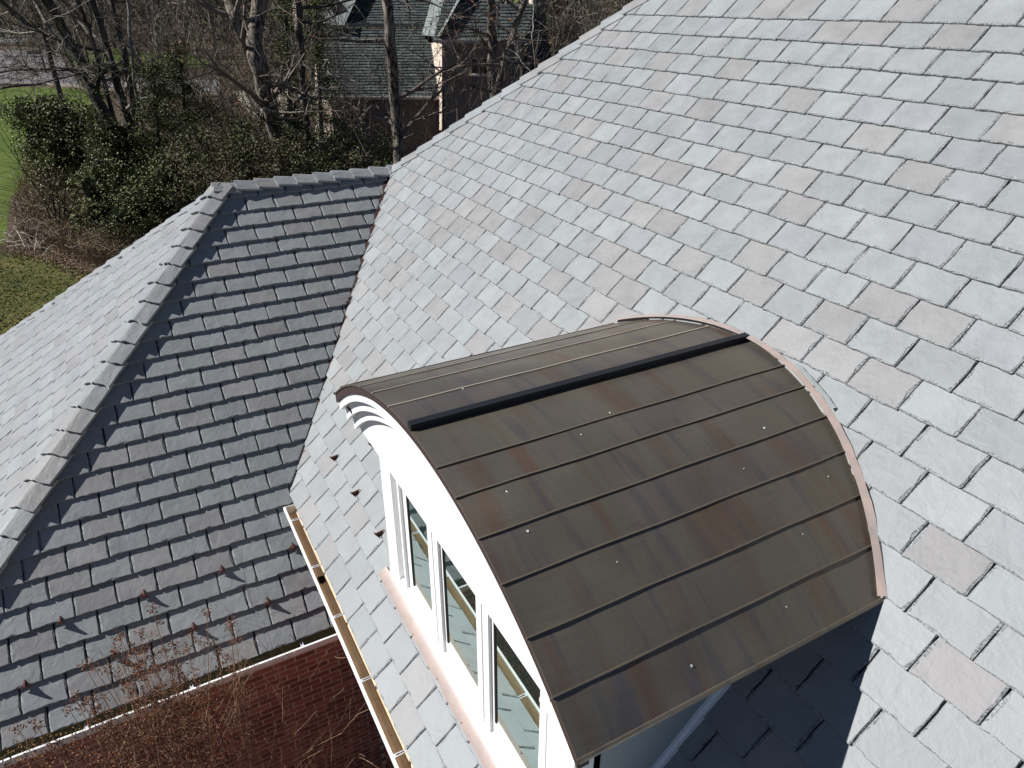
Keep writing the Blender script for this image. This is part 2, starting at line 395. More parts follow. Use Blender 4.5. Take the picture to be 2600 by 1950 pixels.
# ------------------------------------------------------------------ ridge and hip caps
def caps(parent, P0, P1, plA, plB, step, wA, wB, seed, start=0.0, name='ridge_cap', flat=1.0):
    """rounded folded cap pieces from P0 (tail of the first, lowest) to P1. nA,nB: unit directions down each slope, wA,wB widths (m)"""
    r = random.Random(seed); P0, P1 = np.array(P0, float), np.array(P1, float); Lt = np.linalg.norm(P1-P0); d = (P1-P0)/Lt
    nA, nB = np.cross(plA.n, d), np.cross(plB.n, d); nA /= np.linalg.norm(nA); nB /= np.linalg.norm(nB)
    if nA[2] > 0: nA = -nA
    if nB[2] > 0: nB = -nB
    up = -(nA+nB); up /= np.linalg.norm(up)
    nA = nA+up*.20*flat; nB = nB+up*.12*flat; nA /= np.linalg.norm(nA); nB /= np.linalg.norm(nB)
    k = 0; sgn = np.cross(nA, d) @ up
    while start + k*step < Lt:
        s0 = start+k*step; s1 = min(s0+step*1.25, Lt+.05); st = s0 + r.uniform(-.012, .012); mb = MB(); T = .013+.011*flat
        prof = []
        va, vb = wA*r.uniform(.94, 1.04), wB*r.uniform(.94, 1.04)
        for f in (1.0, .66, .34, .12): prof.append(nA*va*f + up*(-.012*(1-f)*0))
        prof.append(up*-.008*0 + (nA*.0))
        for f in (.12, .34, .66, 1.0): prof.append(nB*vb*f)
        cols = []
        for j, s_ in enumerate((st, (st+s1)/2, s1)):
            lift = .058+.024*flat - (.022+.008*flat)*(s_-s0)/step
            ring_t, ring_b = [], []
            for i, q in enumerate(prof):
                jit = r.uniform(-.006, .006) if i in (0, len(prof)-1) else 0
                edge = r.uniform(-.012, .012) if j == 0 else 0
                rd_ = -.0055 if i == len(prof)//2 else (-.001 if abs(i-len(prof)//2) == 1 else 0)
                b_ = P0 + d*(s_+edge) + q*(1+jit*4) + up*(lift+rd_ + r.uniform(-.0015, .0015))
                ring_t.append(b_); ring_b.append(b_ - up*T)
            cols.append((ring_t, ring_b))
        m_ = len(prof); vs_ = []; 
        for a_, b_ in cols: vs_ += a_ + b_
        fs = []
        for j in range(2):
            o, q = j*2*m_, (j+1)*2*m_
            for i in range(m_-1): fs.append((o+i, o+i+1, q+i+1, q+i)); fs.append((q+m_+i, q+m_+i+1, o+m_+i+1, o+m_+i))
            fs.append((o+m_, o, q, q+m_)); fs.append((o+m_-1, o+2*m_-1, q+2*m_-1, q+m_-1))
        for i in range(m_-1): fs.append((m_+i, m_+i+1, i+1, i))
        mb.add(vs_, fs if sgn > 0 else [tuple(reversed(f)) for f in fs])
        mb.build(name, SL[pick_slate(r)], parent); k += 1
dn = lambda u: -u.us
J = np.array((JX, A5, ZR))*S; RE = np.array((-B, A5, ZR))*S
caps(wing_roof, RE-np.array([.07, 0, .0]), J+np.array([.02, 0, 0]), PL, PN, .238, .165, .15, 21, 0)
HL = np.array((XW+DR/tw, DR/tl, DR))*S
caps(wing_roof, HL, RE, PL, PW, .3485*tl/sL*S/( (RE-HL)[2]/np.linalg.norm(RE-HL) ), .165, .15, 22, .02, 'hip_cap')
HW = np.array((XW+DR/tw, 2*A5-DR/tl, DR))*S
caps(wing_roof, HW, RE, PW, PN, .32, .15, .15, 23, .05, 'hip_cap', 0.0)
HT = np.array((xr, yh, t*xr))*S
caps(main_roof, J, HT, PM, PN, .3405*t/sM*S/((HT-J)[2]/np.linalg.norm(HT-J)), .155, .15, 24, -.04, 'hip_cap', 0.0)
# valley flashing
def strip(name, ptsA, ptsB, mat, parent, T=.004):
    mb = MB(); k = len(ptsA); up = np.array([0, 0, T])
    A_ = [np.array(p) for p in ptsA]; B_ = [np.array(p) for p in ptsB]
    mb.add(A_+B_, [(i, i+1, k+i+1, k+i) for i in range(k-1)]); mb.add([p-up for p in A_+B_], [(k+i, k+i+1, i+1, i) for i in range(k-1)])
    return mb.build(name, mat, parent)
VALM = nmat('tarnished_valley_copper', (.045, .022, .018), .6, .3, .2)
v0, v1 = np.array((0, 0, .012))*S, np.array((JX-.05, A5-.06, ZR))*S
strip('valley_flashing', [v0+np.array((0, .05, .055)), v1+np.array((0, .05, .055))], [v0+np.array([.05, -.02, .035]), v1+np.array([.05, -.02, .035])], VALM, main_roof)
mb = MB()
r = random.Random(4)
for i in range(70):
    f = r.random(); c = v0+(v1-v0)*f + np.array([r.uniform(-.01, .03), r.uniform(-.01, .04), .065]); s_ = r.uniform(.004, .011)
    a_ = r.uniform(0, 6.28); u = np.array([math.cos(a_), math.sin(a_), r.uniform(-.5, .5)])*s_*1.8; q = np.array([-math.sin(a_), math.cos(a_), r.uniform(-.5, .5)])*s_
    mb.add([c-u, c-q, c+u, c+q], [(0, 1, 2, 3)])
mb.build('leaf_debris', nmat('dead_leaf_bits', (.09, .045, .03), .8, .2), main_roof, kind='stuff')

# snow guards
SG = nmat('snow_guard_copper', (.16, .065, .05), .5, .5, .5)
def guard_mesh():
    mb = MB(); w_ = .032
    mb.add([(-w_, 0, .0), (w_, 0, .0), (w_*.35, .006, .058), (-w_*.35, .006, .058), (-w_, .006, 0), (w_, .006, 0), (w_*.35, .012, .058), (-w_*.35, .012, .058)],
           [(0,1,2,3), (7,6,5,4), (0,3,7,4), (1,5,6,2), (3,2,6,7)])
    mb.add([(-.004, .006, 0), (.004, .006, 0), (.004, .075, 0), (-.004, .075, 0), (-.004, .006, .05), (.004, .006, .05)], [(0,1,5,4), (1,2,5), (3,0,4), (2,3,4,5)])
    mb.box(-.014, .014, -.0, .05, -.002, .002)
    return mb.mesh('snow_guard', SG)
GM = guard_mesh()
def guard(plane, parent, e, q):
    o = link('snow_guard', GM, parent); rot0 = Matrix((tuple(plane.ux), tuple(plane.us), tuple(plane.n))).transposed().to_4x4()
    o.matrix_world = Matrix.Translation(Vector(plane.P(e, q, TH*2))) @ rot0
for e, q in [(.54, 1.0), (1.604, 1.0), (2.655, 1.0), (1.16, 1.66), (9.0, 1.0), (10.0, 1.0)]: guard(PM, main_roof, e, q)
for x in (-5.66, -4.57, -3.49, -2.41, -1.32, -.81+.58): guard(PL, wing_roof, x, -.945)
for x in (-5.1, -4.02, -2.94, -1.88, -.81): guard(PL, wing_roof, x, -1.64)

# ------------------------------------------------------------------ dormer roof
dormer = part('dormer_roof')
seams = [YL_, -3.28, -3.68, -4.08, -4.47, -4.93, -5.42, -6.0, -6.335, -6.71, -7.06, -7.41, -7.74, YR_]
def xb(y, z): return z/t
def panel(y0, y1, r_, name, mat, x0=XF):
    mb = MB(); n_ = 5; nx = 8; T = .010; va, vb = [], []
    for i in range(n_+1):
        y = y0+(y1-y0)*i/n_; z = arc(y, r_)
        for j in range(nx+1):
            xe = z/t+.05; x = x0+(xe-x0)*j/nx
            bow = .0035*math.sin(math.pi*i/n_)*math.sin(j*1.7+y0*9)
            dy, dz = (y-YC)/r_, (z-ZC)/r_
            va.append(np.array((x, y, z))*S+np.array((0, dy, dz))*bow); vb.append(np.array((x, y-dy*T/S, z-dz*T/S))*S)
    W_ = nx+1; fs = [(i*W_+j, (i+1)*W_+j, (i+1)*W_+j+1, i*W_+j+1) for i in range(n_) for j in range(nx)]
    if (y1 < y0): fs = [tuple(reversed(f)) for f in fs]
    mb.add(va, [tuple(reversed(f)) for f in fs]); o = len(va)
    mb.add(vb, fs)
    k = len(va); e_ = [i*W_ for i in range(n_+1)]
    mb.add([va[i] for i in e_]+[vb[i] for i in e_], [(i, i+1, n_+1+i+1, n_+1+i) for i in range(n_)])
    for row in (0, n_):
        mb.add([va[row*W_+j] for j in range(W_)]+[vb[row*W_+j] for j in range(W_)], [(j, j+1, W_+j+1, W_+j) for j in range(nx)])
    return mb.build(name, mat, dormer, smooth=False)
for a_, b_ in zip(seams[:-1], seams[1:]): panel(a_, b_, RC, 'copper_panel', COPPER)
def seam(y, hgt, wid, mat, name='standing_seam', x0=XF-.01, wav=0.0):
    r = random.Random(int(-y*100)); mb = MB(); z = arc(y); dy, dz = (y-YC)/RC, (z-ZC)/RC; tx, tz = dz, -dy
    nx = 24; rings = []
    for j in range(nx+1):
        x = x0+(z/t+.07-x0)*j/nx; o = wav*math.sin(j*.7+y*3)+r.uniform(-1, 1)*wav*.4; h_ = hgt*(1+(r.uniform(-.12, .12) if wav else 0))
        c = np.array((x*S, y*S, z*S)); n_ = np.array((0, dy, dz)); tt = np.array((0, tx, tz))
        lean = tt*o
        rings.append([c-tt*wid/2-n_*.004, c+tt*wid/2-n_*.004, c+tt*wid/2+n_*h_+lean, c-tt*wid/2+n_*h_+lean])
    vs_ = [p for rg in rings for p in rg]
    fs = [(j*4+i, j*4+(i+1) % 4, (j+1)*4+(i+1) % 4, (j+1)*4+i) for j in range(nx) for i in range(4)] + [(3, 2, 1, 0), (nx*4, nx*4+1, nx*4+2, nx*4+3)]
    mb.add(vs_, fs); mb.build(name, mat, dormer)
for y in seams[1:-1]:
    if y == -5.42: seam(y, .036, .046, SEAMSHADE, 'ridge_seam', XF+.0, 0)
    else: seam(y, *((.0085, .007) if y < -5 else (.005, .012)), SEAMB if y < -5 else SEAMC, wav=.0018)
# side eaves lips (rolled edges)
for y in (YL_, YR_):
    mb = MB(); z = arc(y); mb.tube([(XF*S, y*S, z*S), ((z/t)*S, y*S, z*S)], [.011, .011], 6); mb.build('rolled_edge', COPPER, dormer)
# front drip edge under the copper: dark soffit lip
def arcband(name, x0, x1, r_out, r_in, y0, y1, mat, parent, n_=40, flat=None):
    """solid arched band between radii, from x0 (front) to x1 (back). flat: z of a straight bottom instead of r_in"""
    mb = MB(); vs_ = []
    for i in range(n_+1):
        y = y0+(y1-y0)*i/n_; zo = arc(y, r_out); zi = flat if flat is not None else arc(y, r_in)
        zi = min(zi, zo-.002)
        for x in (x0, x1):
            vs_ += [np.array((x, y, zo))*S, np.array((x, y, zi))*S]
    fs = []
    for i in range(n_):
        o, q = i*4, (i+1)*4
        fs += [(o, q, q+1, o+1), (o+2, o+3, q+3, q+2), (o, o+2, q+2, q), (o+1, q+1, q+3, o+3)]
    fs += [(0, 1, 3, 2), (n_*4, n_*4+2, n_*4+3, n_*4+1)]
    mb.add(vs_, fs); return mb.build(name, mat, parent)
arcband('drip_edge', XF+.012, XF+.10, RC-.02, RC-.10, YL_-.02, YR_+.02, DRIPMAT, dormer)
dfront = part('dormer_front')
arcband('arched_moulding', XF+.035, XF+.30, RC-.045, RC-.19, YL_-.06, YR_+.40, WHITE, dfront)
arcband('arched_moulding', XF+.10, XF+.34, RC-.19, RC-.31, YL_-.07, YR_+.41, WHITE, dfront)
arcband('arched_moulding', XF+.17, XF+.36, RC-.31, RC-.43, YL_-.085, YR_+.42, WHITE, dfront)
arcband('arched_frieze', XF+.24, XF+.45, RC-.43, 0, YL_-.10, YR_+.42, WHITE, dfront, flat=2.72)
# flashing between the barrel and the slates
def flashing(name, y0, y1, off0, off1, h, mat, n_=40, r=random.Random(3)):
    A_, B_, C_ = [], [], []
    for i in range(n_+1):
        y = y0+(y1-y0)*i/n_; z = arc(y, RC-.01); e = -y; q = z/t*sM
        # outward direction on the roof slope from the barrel centre
        c = np.array((-YC, (ZC+1.2)/t*sM)); d = np.array((e, q))-c; d /= np.linalg.norm(d)
        wv = r.uniform(-.008, .008)
        A_.append(PM.P(e+d[0]*off0, q+d[1]*off0, h+.022)); B_.append(PM.P(e+d[0]*(off1+wv), q+d[1]*(off1+wv), h)); C_.append(PM.P(e+d[0]*off1, q+d[1]*off1, TH))
    mb = MB(); k = n_+1; mb.add(A_+B_+C_, [(i, i+1, k+i+1, k+i) for i in range(n_)]+[(k+i, k+i+1, 2*k+i+1, 2*k+i) for i in range(n_)])
    return mb.build(name, mat, dormer, smooth=False)
flashing('copper_flashing', -3.7, YR_+.005, -.02, .038, .036, BCOP)
flashing('lead_flashing_flap', -6.12, -6.72, .046, .082, .044, GREYPAINT, 10)
#flashing('drip_shadow_edge', -3.3, -4.5, .060, .070, .046, DRIPMAT, 20)
# ------------------------------------------------------------------ dormer walls and window wall
def prism(name, poly, y0, y1, mat, parent):   # polygon in (x,z) roof units extruded along y
    mb = MB(); k = len(poly); a_ = [np.array((x, y0, z))*S for x, z in poly]; b_ = [np.array((x, y1, z))*S for x, z in poly]
    mb.add(a_+b_, [tuple(range(k)), tuple(reversed(range(k, 2*k)))]+[(i, k+i, k+(i+1) % k, (i+1) % k) for i in range(k)]); return mb.build(name, mat, parent)
for ys, inn in ((YWL, -1), (YWR, 1)):
    prism('dormer_cheek', [(XFACE+.05, .5), (XFACE+.05, 3.16), (3.3, 3.16), (3.3, 3.25)] if False else [(XFACE+.05, .3), (3.3, 3.0), (3.2, 3.17), (XFACE+.05, 3.17)], ys, ys+inn*.12, SIDING, dfront)
    prism('cheek_skirt', [(XFACE+.06, XFACE*t+.02), (3.05, 3.05*t+.0), (2.98, 3.05*t+.10), (XFACE+.06, XFACE*t+.19)], ys-inn*.045, ys-inn*.001, CHTRIM, dfront)
    prism('cheek_skirt_cap', [(XFACE+.06, XFACE*t+.19), (2.98, 3.15), (2.94, 3.16), (XFACE+.06, XFACE*t+.235)], ys-inn*.028, ys-inn*.001, CHTRIM, dfront)
prism('dormer_soffit', [(XF+.1, 3.08), (3.2, 3.08), (3.2, 3.13), (XF+.1, 3.13)], YL_-.05, YWL, WHITE, dfront)
prism('dormer_soffit', [(XF+.03, 3.085), (3.2, 3.085), (3.2, 3.12), (XF+.03, 3.12)], YR_+.05, YWR, WHITE, dfront)
ZT = 2.80
def xbox(name, x0, x1, y0, y1, z0, z1, mat, parent):
    mb = MB(); mb.box(x0*S, x1*S, min(y0, y1)*S, max(y0, y1)*S, z0*S, z1*S); o = mb.build(name, mat, parent)
    bv = o.modifiers.new('bevel', 'BEVEL'); bv.width = .004; bv.segments = 2; bv.limit_method = 'ANGLE'; return o
# corner posts and sill
xbox('corner_post', XFACE, XFACE+.25, YWL, -3.60, .58, ZT, WHITE, dfront)
xbox('corner_post', XFACE, XFACE+.25, -7.13, YWR, .58, 3.05, WHITE, dfront)
xbox('corner_board', XFACE+.02, XFACE+.16, YWR-.001, YWR-.03, .58, 3.05, CHTRIM, dfront)
xbox('post_reveal', XFACE+.012, XFACE+.2, -6.991, -7.10, .78, ZT, WHITE, dfront)
prism('window_sill', [(XFACE-.035, .60), (XFACE-.035, .69), (XFACE+.03, .80), (XFACE+.30, .83), (XFACE+.30, .60)], -3.30, -7.5, WHITE, dfront)
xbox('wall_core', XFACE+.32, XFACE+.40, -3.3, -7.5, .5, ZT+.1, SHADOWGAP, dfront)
wins = [(-3.98, -4.66), (-4.98, -5.82), (-6.12, -6.99)]
for i in range(2):
    a_, b_ = wins[i][1], wins[i+1][0]+.045; m_ = a_+(b_-a_)*.48
    xbox('mullion', XFACE+.012, XFACE+.26, a_, m_+.010, .78, ZT, WHITE, dfront); xbox('mullion', XFACE+.012, XFACE+.26, m_-.012, b_, .78, ZT, WHITE, dfront)
    xbox('mullion_joint', XFACE+.03, XFACE+.24, m_-.011, m_+.009, .78, ZT, GREYPAINT, dfront)
xbox('jamb_casing', XFACE+.10, XFACE+.26, -3.60, -3.74, .78, ZT, WHITE, dfront)
xbox('jamb_casing', XFACE+.02, XFACE+.26, -3.74, -3.80, .78, ZT, WHITE, dfront)
xbox('jamb_casing', XFACE+.06, XFACE+.26, -3.80, -3.86, .78, ZT, WHITE, dfront)
for (a_, b_) in wins:
    fr = part('window'); x = XFACE
    def fbox(name, y0, y1, z0, z1, xa, xb_, mat=WHITE): return xbox(name, xa, xb_, y0, y1, z0, z1, mat, fr)
    fbox('frame', a_+.045+(.075 if a_ > -4 else 0), a_+.001, .80, ZT, x+.045, x+.26)
    fbox('sash', a_+.001, b_-.001, .83, .985, x+.030, x+.20)
    fbox('frame', a_, b_, ZT-.06, ZT, x+.045, x+.26)
    fbox('gasket', a_-.001, a_-.024, .985, ZT-.06, x+.040, x+.20, DRIPMAT)
    fbox('pane', a_-.02, b_+.005, .98, ZT-.02, x+.055, x+.068, GLASS)
# copper apron under the sill, lying on the slates
mb = MB(); n_ = 30; top, low, btm = [], [], []
r = random.Random(8)
for i in range(n_+1):
    e = 3.16+(7.75-3.16)*i/n_; wv = r.uniform(-.006, .006)
    top.append(np.array((XFACE-.03, -e, .67))*S); low.append(PM.P(e, (.515+wv)*sM, .056)); btm.append(PM.P(e, (.505+wv)*sM, .036))
k = n_+1; mb.add(top+low+btm, [(i, k+i, k+i+1, i+1) for i in range(n_)]+[(k+i, 2*k+i, 2*k+i+1, k+i+1) for i in range(n_)])
mb.add([top[0], low[0], PM.P(3.16, .60*sM, .0), PM.P(3.16, .49*sM, .0)], [(0, 1, 3, 2)])
mb.build('copper_apron', BCOP, dfront, smooth=True)
for e in (4.35, 5.07, 5.7, 6.3):
    mb = MB(); c = PM.P(e, .525*sM, .052); mb.add([c+np.array(q)*.012 for q in ((1,0,0),(0,1,0),(-1,0,0),(0,-1,0),(0,0,1.2))], [(0,1,4),(1,2,4),(2,3,4),(3,0,4)]); mb.build('rivet', BCOP, dfront)
# bird droppings / solder spots on the copper
SPOT = nmat('pale_spots', (.62, .68, .62), .7, .3)
for x, y, s_ in ((.95, -4.95, .009), (.62, -6.42, .007), (.6, -6.78, .009), (2.9, -5.0, .006), (2.1, -4.75, .006), (1.9, -5.95, .007), (3.1, -6.62, .010), (1.25, -7.9, .009), (2.2, -7.85, .008), (3.3, -5.2, .005), (2.6, -6.9, .005), (2.2, -4.6, .006), (1.5, -6.1, .006), (2.7, -7.5, .005), (1.1, -7.2, .005), (3.3, -7.2, .006)):
    s_ *= .75; z = arc(y, RC+.004); c = np.array((x, y, z))*S; dy, dz = (y-YC)/RC, (z-ZC)/RC; mb = MB(); rr = random.Random(int(x*100))
    mb.add([c+np.array((math.cos(a_)*s_*rr.uniform(.7, 1.1), dz*math.sin(a_)*s_*rr.uniform(.7, 1.1), -dy*math.sin(a_)*s_)) for a_ in [i*math.pi/4 for i in range(8)]], [tuple(range(8))]); mb.build('dropping', SPOT, dormer)

# ------------------------------------------------------------------ gutters
def gutter(name, path0, path1, outv, lip_in, floor_z, inner_mat, close0=True):
    """K-style gutter along path0-path1 (world m, at the back top edge). outv: unit vector outward"""
    g_ = part(name); p0, p1 = np.array(path0), np.array(path1); o = np.array(outv, float); up = np.array((0, 0, 1.0)); L = p1-p0; dl = L/np.linalg.norm(L)
    W_ = lip_in
    def sweep(nm, prof, mat, a_=p0, b_=p1):
        mb = MB(); k = len(prof); A_ = [a_+o*x+up*z for x, z in prof]; B_ = [b_+o*x+up*z for x, z in prof]
        mb.add(A_+B_, [(i, i+1, k+i+1, k+i) for i in range(k-1)]); return mb.build(nm, mat, g_)
    inn = [(0, .01), (.0, -.055), (W_*.18, floor_z*.92), (W_*.5, floor_z), (W_*.72, floor_z*.9), (W_*.82, floor_z*.55), (W_*.9, -.018)]
    sweep('gutter_channel', inn, inner_mat)
    outp = [(W_*.88, -.018), (W_*.88, .002), (W_+.004, .002), (W_+.006, -.022), (W_*.93, -.030), (W_*.93, -.055), (W_*.74, floor_z*.92), (W_*.7, floor_z-.012), (-.01, floor_z-.012), (-.01, -.05)]
    sweep('gutter_face', outp, WHITE)
    if close0:
        mb = MB(); pr = [(0, -.004), (.0, floor_z-.01), (W_*.7, floor_z-.01), (W_*.92, -.05), (W_*.97, -.004)]
        A_ = [p0+o*x+up*z-dl*.006 for x, z in pr]; B_ = [q+dl*.007 for q in A_]; k = len(pr)
        mb.add(A_+B_, [tuple(range(k)), tuple(reversed(range(k, 2*k)))]+[(i, k+i, k+(i+1) % k, (i+1) % k) for i in range(k)]); mb.build('gutter_end_cap', WHITE, g_)
    return g_
ZG = -.012
gM = gutter('gutter', (-.004, -.31*S, ZG), (-.004, -11.5*S, ZG), (-1, 0, 0), .117, -.092, GUTIN)
gL = gutter('gutter', (XW*S-.4, yE*S+.012, DR*S-.01), (.55, yE*S+.012, DR*S-.01), (0, -1, 0), .128, -.095, GUTSHADE, False)
METAL = nmat('zinc_strap', (.72, .75, .80), .35, .5, .4)
def bracket(g_, c, o, dl):
    mb = MB(); c, o, dl = np.array(c, float), np.array(o, float), np.array(dl, float); up = np.array((0, 0, 1.0))
    for s_ in (-.008, .006):
        a_ = c+dl*s_; b_ = c+o*.112+dl*s_*1.6
        mb.box8([a_-dl*.003, a_+dl*.003, b_+dl*.003, b_-dl*.003, a_-dl*.003+up*.006, a_+dl*.003+up*.006, b_+dl*.003+up*.004, b_-dl*.003+up*.004])
    b_ = c+o*.10; mb.box8([b_-dl*.014-o*.008, b_+dl*.014-o*.008, b_+dl*.014+o*.012, b_-dl*.014+o*.012]+[p+up*.005 for p in (b_-dl*.014-o*.008, b_+dl*.014-o*.008, b_+dl*.014+o*.012, b_-dl*.014+o*.012)])
    mb.build('bracket', METAL, g_)
for y in (-.72, -1.93, -3.02, -4.18, -5.3, -6.4, -7.5): bracket(gM, (0, y*S, ZG-.001), (-1, 0, 0), (0, -1, 0))
for x in (-5.9, -4.75, -3.42, -2.08, -.5): bracket(gL, (x*S, yE*S+.012, DR*S-.014), (0, -1, 0), (1, 0, 0))
# outlet hole in the gutter floor
mb = MB(); c = np.array((-.056, -2.08*S, ZG-.0905)); mb.add([c+np.array((math.cos(a_)*.042, math.sin(a_)*.05, .006)) for a_ in [i*math.pi/7 for i in range(14)]], [tuple(range(14))]); mb.build('gutter_outlet', nmat('outlet_dark', (.004, .004, .004), .9, .1), gM)
DL = nmat('gutter_leaf', (.10, .05, .02), .8, .2)
mb = MB(); r = random.Random(5)
for i in range(60):
    y = r.uniform(-8, -.4)*S; c = np.array((-.056+r.uniform(-.03, .03), y, ZG-.086)); u = np.array((r.uniform(-1, 1), r.uniform(-1, 1), .2))*r.uniform(.002, .008)
    mb.add([c-u, c+np.array((-u[1], u[0], 0))*.35, c+u, c-np.array((-u[1], u[0], 0))*.35], [(0, 1, 2, 3)])
mb.build('gutter_debris', DL, gM, kind='stuff')
# ------------------------------------------------------------------ brick walls
YB = -.86
bw = MB(); zb, ztp = -5.0, DR*S-.10
bw.box(XW*S-.1, .42, YB+.0035, YB+.25, zb, ztp); brick_wall = bw.build('brick_wall', MORTAR, house)
bw2 = MB(); bw2.box(.40, .65, -7.4, YB, zb, -.12); wall2 = bw2.build('side_wall', MORTAR, house)
sf = MB(); sf.box(XW*S-.3, .6, yE*S+.015, YB+.3, DR*S-.13, DR*S-.10); sf.build('eaves_soffit', WHITE, house)
sf = MB(); sf.box(.006, .66, -7.4, -.45, -.15, -.12); sf.build('eaves_soffit', WHITE, house)
fb = MB(); fb.box(.0055, .02, -7.4, -.2, -.15, -.012); fb.build('fascia', WHITE, house)
fb = MB(); fb.box(XW*S-.3, .6, yE*S+.018, yE*S+.035, DR*S-.13, DR*S-.03); fb.build('fascia', WHITE, house)
BL, BH = .203, .0677
brick_meshes = []
for v in range(6):
    r = random.Random(v); mb = MB(); j = lambda: r.uniform(-.0015, .0015); l2, h2 = BL/2-.0065, BH/2-.0065
    mb.box8([(-l2+j(), 0+j(), -h2+j()), (l2+j(), j(), -h2+j()), (l2, .03, -h2), (-l2, .03, -h2), (-l2+j(), j(), h2+j()), (l2+j(), j(), h2+j()), (l2, .03, h2), (-l2, .03, h2)]); brick_meshes.append(mb.mesh('brick', BRICK))
cand = []; rest = MB(); rowi = 0; z = ztp-.12-BH/2; r = random.Random(12)
while z > zb:
    x = -3.2 + (BL/2 if rowi % 2 else 0)
    while x < .40:
        p = proj((x, YB, z)); vis = 0 < p[0] < 1100 and 1500 < p[1] < 1950
        cand.append((0 if not vis else 1/p[2], x, z)); x += BL
    z -= BH; rowi += 1
cand.sort(reverse=True); 
for i, (s_, x, z) in enumerate(cand):
    if i < 300 and s_ > 0:
        o = link('brick', brick_meshes[i % 6], brick_wall); o.location = (x, YB+r.uniform(-.002, .002), z)
    else:
        yy = YB+r.uniform(-.002, .002); rest.box(x-BL/2+.0065, x+BL/2-.0065, yy, yy+.03, z-BH/2+.0065, z+BH/2-.0065)
rest.build('brick', BRICK, brick_wall, kind='stuff')
rest = MB(); z = -.2; rowi = 0
while z > zb:
    y = YB-.1-(BL/2 if rowi % 2 else 0)
    while y > -7.3:
        xx = .40-.014+r.uniform(-.002, .002); rest.box(xx, xx+.03, y-BL/2+.0065, y+BL/2-.0065, z-BH/2+.0065, z+BH/2-.0065); y -= BL
    z -= BH; rowi += 1
rest.build('brick', BRICK, wall2, kind='stuff')

# ------------------------------------------------------------------ ground, lawn, road
def ground_mat(name, cols, sc1, sc2, bs=.5, bd=.05):
    m = nmat(name, cols[0], .95, .1); n = N(m); p = n.pos()
    a_ = n.noise(p, sc1, 6, .6, .3); b_ = n.noise(p, sc2, 5, .65)
    c = n.mix(n.mr(a_, .38, .62, 0, 1), cols[0], cols[1]); c = n.mix(n.mr(b_, .45, .68, 0, .85), c, cols[2])
    n.col(c); n.bump(b_, bs, bd); return m
G_BED = ground_mat('leaf_litter', [(.070, .050, .034), (.115, .085, .060), (.04, .030, .020)], .8, 9)
G_LAWN = ground_mat('bright_lawn', [(.070, .105, .018), (.100, .135, .028), (.045, .075, .014)], .35, 7)
G_DRY = ground_mat('dry_lawn', [(.060, .072, .018), (.120, .108, .036), (.034, .045, .013)], .9, 5.5, .8, .08)
G_ROAD = ground_mat('asphalt', [(.150, .140, .142), (.185, .172, .170), (.125, .118, .125)], .4, 12, .2, .01)
G_CONC = ground_mat('concrete_drive', [(.36, .31, .24), (.42, .37, .29), (.25, .21, .16)], .7, 8, .2, .01)
def sheet(name, pts, mat, lift, n=1, **props):
    """ground polygon (world xy) draped on the terrain by clipping a grid"""
    mb = MB(); P2 = [(((np.array(p)[:2]-CAM[:2]) @ RT[:2]), ((np.array(p)[:2]-CAM[:2]) @ FH[:2])) for p in pts]
    xs = [p[0] for p in P2]; ys = [p[1] for p in P2]
    poly = P2
    # cut into depth bands so that the sheet follows the bend of the terrain
    bands = [-400, 0, 120, 700]
    for lo, hi in zip(bands[:-1], bands[1:]):
        q = clip(poly, 0, 1, -lo); q = clip(q, 0, -1, hi) if q else q
        if len(q) < 3: continue
        W3 = []
        for a_, d_ in q:
            w_ = CAM + RT*a_ + FH*d_; W3.append((w_[0], w_[1], hz(w_)+lift))
        s_ = sum(W3[i][0]*W3[(i+1) % len(W3)][1]-W3[(i+1) % len(W3)][0]*W3[i][1] for i in range(len(W3)))
        if s_ < 0: W3.reverse()
        mb.add(W3, [tuple(range(len(W3)))])
    return mb.build(name, mat, **props)
def rdp(a_, d_): return CAM + RT*a_ + FH*d_
sheet('ground', [rdp(-420, -80), rdp(420, -80), rdp(420, 640), rdp(-420, 640)], G_BED, 0, kind='structure')
GP = lambda L: [gp(*q) for q in L]
sheet('lawn', GP([(-900, 222), (150, 222), (262, 235), (255, 330), (120, 430), (28, 500), (12, 620), (-900, 640)]), G_LAWN, .004, kind='structure')
sheet('near_lawn', GP([(-900, 655), (0, 640), (110, 655), (200, 690), (300, 720), (470, 820), (420, 1200), (-900, 1500)]), G_DRY, .008, kind='structure')
sheet('far_lawn', GP([(175, 118), (480, 135), (560, 170), (190, 175), (165, 140)]), G_LAWN, .012, kind='structure')
sheet('road', GP([(-900, 214), (120, 214), (270, 222), (560, 236), (560, 205), (300, 196), (175, 180), (150, 128), (-900, 124)]), G_ROAD, .016, kind='structure')
sheet('far_road', GP([(-700, 112), (40, 108), (120, 88), (110, 64), (-700, 70)]), G_ROAD, .016, kind='structure')
sheet('driveway', GP([(590, 232), (780, 226), (800, 270), (760, 330), (640, 300)]), G_CONC, .020, kind='structure')
kb = MB()
for (q0, q1) in (((-600, 216), (120, 217)), ((120, 217), (300, 232)), ((300, 232), (560, 244))):
    a_, b_ = gp(*q0), gp(*q1); up = np.array((0, 0, .13)); o = FH*.18
    kb.box8([a_, b_, b_+o, a_+o, a_+up, b_+up, b_+o+up, a_+o+up])
kb.build('kerb', G_CONC, kind='structure')

